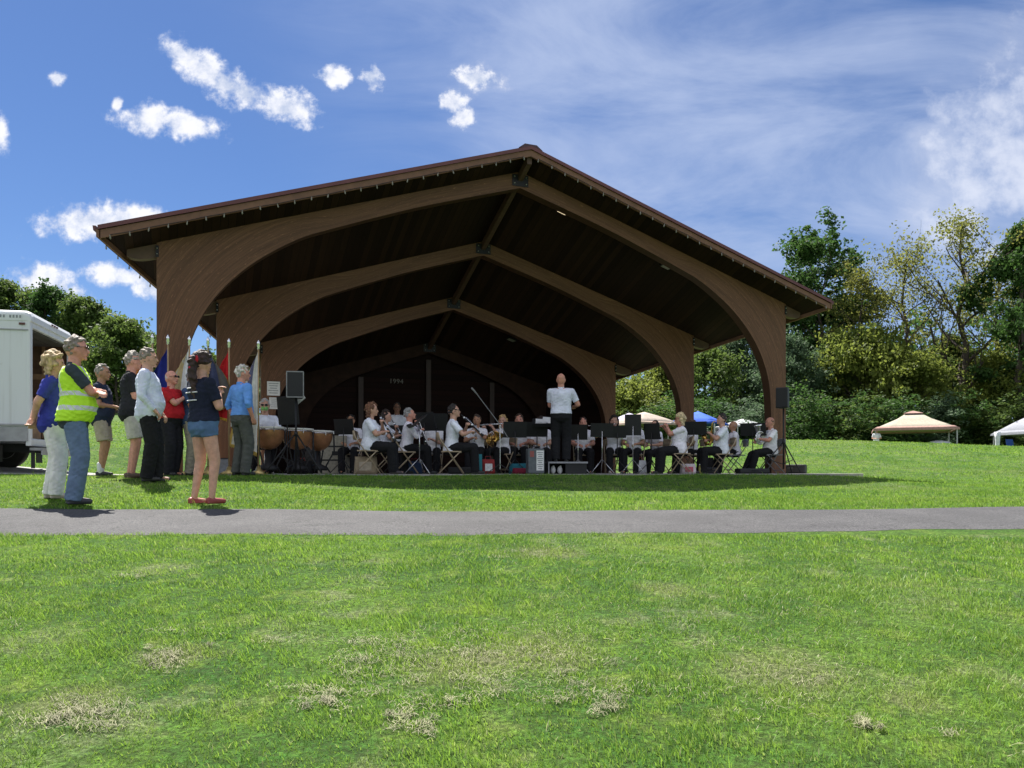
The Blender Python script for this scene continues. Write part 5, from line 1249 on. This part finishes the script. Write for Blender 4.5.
def tree_mesh(h, r, seed, trunk_h=.25, lean=0.0, levels=3, leaf=.26, per=34, clump=.75, limbs=6, droop=0.0, gap=.0, tr=.0, jit=.2, shape='oval'):
    rs = np.random.default_rng(seed); rd = random.Random(seed)
    g = G(); tips = []
    r0 = tr or h * .018
    def branch(p, d, L, rr, lv):
        pts = [p]; rads = [rr]; dd = d.copy(); n = 4
        for k in range(n):
            dd = (dd + Vector((rd.gauss(0, .14), rd.gauss(0, .14), rd.gauss(.04, .08)))).normalized(); pts.append(pts[-1] + dd * L / n); rads.append(rr * (1 - .55 * (k + 1) / n))
            if lv <= 1 and k >= 1: tips.append(pts[-1])
        g.tube(pts, rads, 6 if lv > 1 else 4, caps=False)
        if lv == 0: return
        kids = rd.randint(3, 4) if lv > 1 else rd.randint(2, 4)
        for c in range(kids):
            q = rd.uniform(.35, 1.0); i = min(n - 1, int(q * n)); b0_ = pts[i].lerp(pts[i + 1], q * n - i)
            ax = Vector((rd.gauss(0, 1), rd.gauss(0, 1), rd.gauss(0.15, .5))).normalized(); nd = (dd * .75 + ax * .8).normalized()
            if nd.z < -.1: nd.z = .05
            branch(b0_, nd, L * rd.uniform(.5, .72), rads[i] * .55, lv - 1)
        tips.append(pts[-1])
    tp_ = Vector((lean * h, 0, h * .93)); npt = 8; tk = [Vector((0, 0, -.4))]; rads = [r0 * 1.35]
    for k in range(1, npt + 1):
        q = k / npt; tk.append(Vector((lean * h * q * q + rd.gauss(0, .012 * h) * (q < 1), rd.gauss(0, .012 * h), h * .90 * q))); rads.append(r0 * (1 - .88 * q))
    g.tube(tk, rads, 8, caps=False)
    for k in range(limbs * 2 + 2):
        q = trunk_h + (1 - trunk_h) * (k + .5) / (limbs * 2 + 2); i = min(npt - 1, int(q * npt)); b0_ = tk[i].lerp(tk[i + 1], q * npt - i)
        a = k * 2.4 + rd.uniform(-.4, .4); w = math.sin(math.pi * min(1, max(.12, (q - trunk_h) / (1 - trunk_h) * .80 + .22))) if shape == 'oval' else (.75 + .35 * math.sin(q * 9) if shape == 'broad' else 1 - .55 * (q - trunk_h) / (1 - trunk_h))
        L = r * w * rd.uniform(.55, 1.0); d = Vector((math.cos(a), math.sin(a), .35 + .75 * q)).normalized()
        branch(b0_, d, L * .85, rads[i] * .5, levels - 1)
    tips_ = np.array([tuple(t) for t in tips]); 
    tips_ = tips_[rs.random(len(tips_)) > gap]
    tips_ += rs.normal(size=tips_.shape) * jit
    rad = clump * rs.uniform(.4, 1.15, len(tips_))
    V, Fq, at_ = leaves_np(tips_, rad, per, leaf, rs, .75, droop)
    hz = float(np.percentile(V[:, 2], 99.7)) / h; V[:, 2] /= hz; g.v = [(a_, b_, c_ / hz) for a_, b_, c_ in g.v]
    tm = g.mesh('trunk', True); cm_ = np_mesh('crown', V, Fq, attr=at_)
    return tm, cm_
_tk = {}
def tree(name, label, px, y, ytop, kind, r, seed=1, group=None, rz=None, bark=None, **k):
    x = (px - 512) / 800 * y; g0 = gz(x, y); h = CZ + (HY - ytop) / 800 * y - g0
    t = thing(name, label, 'bush' if name == 'bush' else 'tree', (x, y, g0), rz if rz is not None else random.uniform(0, 6), group)
    key = (seed, kind, tuple(sorted(k.items())))
    if key not in _tk: _tk[key] = (tree_mesh(h, r, seed, **k), h, r)
    (tm, cm_), h0, r0 = _tk[key]
    kk = h / h0; kr_ = r / r0
    a = obj('trunk', tm, None, t); b_ = obj('crown', cm_, None, t)
    if not tm.materials: tm.materials.append(bark or BARK)
    if not cm_.materials: cm_.materials.append(LM[kind])
    t.scale = (kr_, kr_, kk)
    return t
# right wood, front to back
tree('oak_tree', 'tall dark green oak rising behind the right end of the band shell roof', 817, 64, 233, 'dark', 6.6, 101, trunk_h=.10, leaf=.30, per=34, clump=.75, limbs=6, gap=.06, shape='broad', jit=.4)
tree('oak_tree', 'dark leafy tree right of the roof end, lower than the tall oak', 838, 68, 262, 'dark', 5.2, 107, trunk_h=.08, leaf=.30, per=34, clump=.8, limbs=7, gap=.05, shape='broad', jit=.5)
tree('oak_tree', 'dark leafy tree just above the right roof corner', 800, 69, 268, 'dark', 4.6, 108, trunk_h=.08, leaf=.30, per=34, clump=.8, limbs=7, gap=.05, shape='broad', jit=.5)
tree('locust_tree', 'tallest feathery yellow-green tree at right with dark bare limbs showing', 962, 57, 212, 'locust', 6.6, 102, bark=BARK, rz=2.2, trunk_h=.20, leaf=.19, per=11, clump=.75, limbs=7, droop=.5, gap=.35, tr=.36, jit=.55)
tree('locust_tree', 'airy yellow-green tree left of the tallest feathery one, leaning left', 898, 59, 236, 'locust', 5.6, 103, rz=3.4, trunk_h=.25, leaf=.19, per=11, clump=.75, limbs=7, droop=.5, gap=.32, tr=.26, lean=-.05, jit=.55)
tree('locust_tree', 'thin airy tree between the two tallest feathery ones and the dark right edge tree', 1000, 60, 250, 'locust', 5.0, 105, rz=1.0, trunk_h=.2, leaf=.19, per=13, clump=.8, limbs=7, droop=.5, gap=.2, tr=.24, jit=.55)
tree('locust_tree', 'pale airy tree between the tall dark oak and the left leaning one', 862, 61, 262, 'locust', 4.6, 106, rz=.4, trunk_h=.2, leaf=.19, per=14, clump=.8, limbs=6, droop=.5, gap=.2, tr=.22, jit=.5)
tree('oak_tree', 'dark dense tree at the right edge of the photograph, reaching the top of the wood', 1022, 54, 226, 'dark', 3.8, 104, trunk_h=.25, leaf=.28, per=32, clump=.7, limbs=6, gap=.25)
tree('oak_tree', 'dark broad tree just outside the right edge beside the dense one', 1075, 56, 240, 'dark', 4.6, 101, trunk_h=.30, leaf=.30, per=34, clump=.75, limbs=6, gap=.06, shape='broad', jit=.4)
mids = [(630, 60, 380, 'yellow', 3.4, 'low yellow-green tree seen through the gap between the rear right pillars'), (664, 62, 360, 'yellow', 3.4, 'yellow-green tree just left of the second right pillar'),
        (706, 60, 345, 'mid', 3.6, 'mid green tree seen between the two right pillars, left one'), (738, 63, 332, 'blue', 3.6, 'bluish green tree seen between the two right pillars, right one'),
        (790, 58, 335, 'blue', 3.4, 'bluish green tree immediately right of the rightmost pillar'), (832, 60, 338, 'mid', 3.6, 'green tree below the tall dark oak'),
        (868, 57, 325, 'yellow', 3.6, 'yellow-green rounded tree between the oak and the airy locusts'), (915, 55, 350, 'yellow', 3.6, 'yellow-green tree above the cream gazebo'),
        (952, 62, 335, 'mid', 3.8, 'green tree behind the trunk of the tallest feathery tree'), (996, 56, 352, 'yellow', 3.2, 'yellow-green tree above the grey canopy'), (1040, 58, 300, 'mid', 4, 'green tree beyond the right edge behind the grey canopy'),
        (575, 62, 372, 'mid', 3.8, 'green tree hidden behind the right part of the back wall'), (520, 64, 378, 'yellow', 3.8, 'yellow-green tree hidden behind the middle of the back wall')]
for i, (px, y, yt, kd, r_, lab) in enumerate(mids):
    tree('maple_tree', lab, px, y, yt, kd, r_, 200 + i % 6, trunk_h=.08, leaf=.23, per=24, clump=.72, limbs=7, gap=.22, jit=.4)
labs = ['bush in the gap left of the rearmost right pillar', 'bush behind the cream and white canopy', 'bush behind the blue canopy', 'bush behind the stand of the baritone player', 'bush just right of the rightmost pillar',
        'bush left of the person in the pale cap', 'bush directly behind the cream gazebo, left half', 'bush directly behind the cream gazebo, right half', 'bush between the two right canopies', 'bush behind the grey canopy', 'bush beyond the right edge']
for i, (px, lab) in enumerate(zip((628, 660, 697, 735, 795, 838, 878, 915, 962, 1003, 1045), labs)):
    tree('bush', lab, px, 52 + (i % 3), (408, 402, 392, 398, 388, 396, 392, 398, 390, 396, 388)[i], ('dark', 'mid', 'dark', 'blue')[i % 4], 3.4, 300 + i % 4, trunk_h=.03, leaf=.22, per=24, clump=.6, limbs=6, shape='broad', gap=.2, jit=.6)
# left wood on the hill
lefts = [(-40, 80, 286, 'dark', 5, 'dark tree beyond the left edge above the truck'), (8, 78, 281, 'mid', 5, 'green tree above the roof of the truck at the left edge'), (45, 76, 286, 'dark', 4.6, 'dark round tree above the rear corner of the truck'),
         (88, 74, 297, 'mid', 4.6, 'tree with a pointed top left of the band shell'), (116, 62, 318, 'mid', 3.2, 'lighter green tree right behind the black t-shirt man'), (140, 72, 330, 'mid', 3.6, 'tree sloping down to the leftmost pillar'),
         (203, 80, 352, 'mid', 2.6, 'small tree seen between the two left pillars'), (235, 84, 356, 'dark', 3.5, 'dark tree hidden behind the second left pillar'), (-85, 84, 290, 'mid', 5, 'mid green tree far beyond the left edge')]
for i, (px, y, yt, kd, r_, lab) in enumerate(lefts):
    tree('maple_tree', lab, px, y, yt, kd, r_, 210 + i % 4, trunk_h=.08, leaf=.28, per=30, clump=.85, limbs=7, gap=.2, jit=.35)
for i, (px, lab) in enumerate(zip((-20, 25, 62, 95, 128, 160, 200, 236), ['bush on the hill beyond the truck cab', 'bush on the hill behind the truck', 'bush on the hill behind the blond woman', 'bush on the hill behind the vest', 'bush on the hill left of the black t-shirt man', 'bush on the hill behind the leftmost pillar', 'bush on the hill between the left pillars', 'bush on the hill behind the red flag'])):
    tree('bush', lab, px, 66 + (i % 3), (372, 376, 370, 374, 378, 376, 384, 388)[i], ('dark', 'dark', 'mid')[i % 3], 3.6, 310 + i % 3, trunk_h=.03, leaf=.28, per=44, clump=.95, limbs=4, shape='cone')
# deep wood behind: one uncountable mass
rs = np.random.default_rng(5); cen = []
for (p0, p1, y0, y1, yt0, yt1) in ((480, 1120, 68, 80, 352, 322), (-160, 260, 84, 98, 336, 366)):
    for i in range(520):
        q = rs.random(); px = p0 + (p1 - p0) * q; y = rs.uniform(y0, y1); x = (px - 512) / 800 * y; z0 = gz(x, y); zt = CZ + (HY - (yt0 + (yt1 - yt0) * q) + 14 * math.sin(px * .09) + 8 * math.sin(px * .31)) / 800 * y
        cen.append((x, y, z0 + (zt - z0) * rs.random() ** .7))
cen = np.array(cen); V_, F_, A_ = leaves_np(cen, rs.uniform(1.0, 2.0, len(cen)), 55, .5, rs, .8)
o = obj('woodland', np_mesh('woodland', V_, F_, attr=A_), LM['dark']); o['kind'] = 'stuff'; o['label'] = 'deep dark wood behind the nearer trees'; o['category'] = 'woodland'

# ------------------------------------------------------------------ grass
def leafy(name, tr_=.45):
    m, nt, b = newmat(name); nt.nodes.remove(b); out = nt.nodes['Material Output']; v = coord(nt)
    at_ = N(nt, 'ShaderNodeAttribute'); at_.attribute_name = 'rnd'
    g = lawn_color(nt, v)
    g = mixc(nt, mth(nt, 'MULTIPLY', at_.outputs['Fac'], .5), g, (.25, .41, .065)); 
    dry = mth(nt, 'GREATER_THAN', at_.outputs['Fac'], .93); g = mixc(nt, mth(nt, 'MULTIPLY', dry, .8), g, (.42, .38, .22))
    d = N(nt, 'ShaderNodeBsdfPrincipled'); d.inputs['Roughness'].default_value = .5; d.inputs['Specular IOR Level'].default_value = .3; nt.links.new(g, d.inputs['Base Color'])
    t = N(nt, 'ShaderNodeBsdfTranslucent'); nt.links.new(mixc(nt, .5, g, (.36, .55, .065)), t.inputs['Color'])
    mx = N(nt, 'ShaderNodeMixShader'); mx.inputs[0].default_value = tr_; nt.links.new(d.outputs[0], mx.inputs[1]); nt.links.new(t.outputs[0], mx.inputs[2]); nt.links.new(mx.outputs[0], out.inputs['Surface'])
    return m
GRM = leafy('grass_blades'); GRF = leafy('far_grass_blades')
for n_ in GRF.node_tree.nodes:
    if n_.type == 'BSDF_PRINCIPLED': n_.inputs['Roughness'].default_value = .8; n_.inputs['Specular IOR Level'].default_value = .08
def on_path(x, y):
    q = (y - poff(np.clip(x, -60, 14)) - PN) / (PF - PN); return (q > .012) & (q < .988)
def on_slab(x, y):
    u, t = ut(x, y); return (t > -1.0) & (t < 8.0) & (np.abs(u) < 8.35 - .40 * (t + 1))
def on_drive(x, y):
    q = (y - 14.1 - .04 * (x + 6.5)) / 3.2; return (x < -6.2) & (q > 0) & (q < 1)
def blades(y0, y1, dens, hgt, wid, rs, five=True):
    m_ = .72; A = (y1 - y0) * (m_ * (y0 + y1) + 2.0); n = int(A * dens)
    y = rs.uniform(y0, y1, n); hw = m_ * y + 1.0; ok = rs.random(n) < hw / (m_ * y1 + 1.0); y = y[ok]; hw = hw[ok]; x = rs.uniform(-1, 1, len(y)) * hw
    thin = np.sin(x * 9.1 + 3 * np.sin(y * 5.3)) * np.sin(y * 10.7 + 2.5 * np.sin(x * 6.1)) + .7 * np.sin(x * 23 + y * 13 + 2 * np.sin(y * 9)) * np.sin(y * 27 - x * 11)
    k = ~(on_path(x, y) | on_slab(x, y) | on_drive(x, y)) & (rs.random(len(x)) < np.clip(.72 + .55 * thin, .2, 1)); x = x[k]; y = y[k]; n = len(x)
    # tufting: vary height over the lawn
    tuft = .72 + .28 * np.sin(x * 5.1 + 2 * np.sin(y * 3.3)) * np.sin(y * 6.3 + 1.5 * np.sin(x * 4.1)) + .18 * np.sin(x * 17 + y * 11) * np.sin(y * 19 - x * 7)
    h = hgt * rs.uniform(.4, 1.2, n) * (1 + 1.1 * (rs.random(n) < .012)) * np.clip(tuft, .25, 1.35); z = ground(x, y) - .004
    th = rs.uniform(0, 2 * np.pi, n); w = wid * rs.uniform(.6, 1.3, n); dx, dy = np.cos(th) * w / 2, np.sin(th) * w / 2
    la = rs.uniform(0, 2 * np.pi, n) ; flow = .6 * np.sin(x * 1.1 + y * .7) ; la = la * .7 + flow; lb = rs.uniform(.15, 1.15, n) * h; lx, ly = np.cos(la) * lb, np.sin(la) * lb
    P0 = np.stack([x - dx, y - dy, z], 1); P1 = np.stack([x + dx, y + dy, z], 1)
    tip = np.stack([x + lx, y + ly, z + h], 1); a = rs.random(n)
    if five:
        c = np.stack([x + lx * .38, y + ly * .38, z + h * .62], 1); o = np.stack([dx, dy, 0 * dx], 1) * .8
        V = np.stack([P0, P1, c + o, c - o, tip], 1).reshape(-1, 3); i = np.arange(n) * 5
        return V, np.stack([i, i + 1, i + 2, i + 3], 1), np.stack([i + 3, i + 2, i + 4], 1), np.concatenate([a, a])
    V = np.stack([P0, P1, tip], 1).reshape(-1, 3); i = np.arange(n) * 3
    return V, None, np.stack([i, i + 1, i + 2], 1), a * .95
gi = 0
rs = np.random.default_rng(77)
for (y0, y1, de, hg, wd, fv) in ((1.9, 3.2, 15000, .034, .0034, True), (3.2, 4.6, 11000, .036, .0040, True), (4.6, 6.7, 7000, .037, .0054, True), (8.2, 11, 2600, .045, .009, True), (11, 16.5, 1100, .05, .014, False), (16.5, 26, 380, .055, .026, False), (26, 44, 120, .065, .05, False)):
    V_, q4, q3, a_ = blades(y0, y1, de, hg, wd, rs, fv)
    o = obj('grass', np_mesh('grass', V_, q4, q3, a_), GRM if y0 < 7 else GRF); o['kind'] = 'stuff'
    o['label'] = ['mown grass nearest the lens', 'mown grass of the near lawn', 'mown grass along the near side of the path', 'grass strip beyond the path where the bystanders stand', 'grass before the stage edge', 'grass rising to the right of the band shell', 'grass on the crest of the rise'][gi]; o['category'] = 'grass'; gi += 1
# dried clippings
def hits(p):
    p = np.array(p); dx, dz = (p[:, 0] - 512) / 800, (HY - p[:, 1]) / 800; y = np.full(len(p), 1.5); live = np.ones(len(p), bool)
    for k in range(1200):
        live &= (CZ + dz * y > ground(dx * y, y)) & (y < 25)
        if not live.any(): break
        y[live] += .015
    return np.stack([dx * y, y], 1)
rs = np.random.default_rng(9); Vs = []; n0 = 0
pts = []
for (px, py, rx, ry, n) in ((165, 660, 22, 6, 260), (200, 640, 50, 8, 120), (82, 716, 34, 12, 620), (380, 660, 36, 12, 480), (395, 690, 60, 8, 180), (520, 668, 60, 14, 620), (560, 690, 70, 10, 240), (420, 726, 18, 7, 240), (326, 706, 18, 7, 260), (470, 640, 90, 10, 200),
                          (606, 705, 24, 7, 200), (690, 640, 110, 22, 200), (800, 690, 70, 16, 260), (868, 731, 10, 6, 120), (545, 552, 40, 6, 220), (130, 578, 10, 2, 60), (1000, 740, 40, 12, 80), (450, 705, 30, 6, 160), (30, 600, 80, 20, 60), (720, 590, 200, 20, 160)):
    sub = [(rs.normal(0, .8), rs.normal(0, .8), rs.uniform(.08, .5)) for k in range(max(3, n // 22))]
    for k in range(int(n * 1.7)):
        u_, v_, r_ = sub[rs.integers(len(sub))]; pts.append((px + rx * (u_ + rs.normal(0, r_)), min(766, py + ry * (v_ + rs.normal(0, r_)))))
xy = hits(pts); n = len(xy); x, y = xy.T; z = ground(x, y) + rs.uniform(.004, .022, n)
th = rs.normal(0, .9, n); L = rs.uniform(.012, .040, n); w = rs.uniform(.0005, .0010, n); d = np.stack([np.cos(th), np.sin(th), rs.normal(0, .12, n)], 1); s_ = np.stack([-np.sin(th), np.cos(th), rs.normal(0, .3, n)], 1)
c = np.stack([x, y, z], 1); bend = np.stack([0 * x, 0 * x, rs.uniform(.0, .014, n)], 1)
V_ = np.stack([c - d * (L / 2)[:, None] - s_ * w[:, None], c - d * (L / 2)[:, None] + s_ * w[:, None], c + bend + s_ * w[:, None], c + bend - s_ * w[:, None], c + d * (L / 2)[:, None] + s_ * w[:, None], c + d * (L / 2)[:, None] - s_ * w[:, None]], 1).reshape(-1, 3)
i = np.arange(n) * 6; F_ = np.concatenate([np.stack([i, i + 1, i + 2, i + 3], 1), np.stack([i + 3, i + 2, i + 4, i + 5], 1)])
o = obj('grass_clippings', np_mesh('grass_clippings', V_, F_), M('dry_clippings', (.215, .21, .12), .8, .5, 9, 0)); o['kind'] = 'stuff'; o['label'] = 'clumps of dried pale grass clippings scattered on the near lawn'; o['category'] = 'grass clippings'
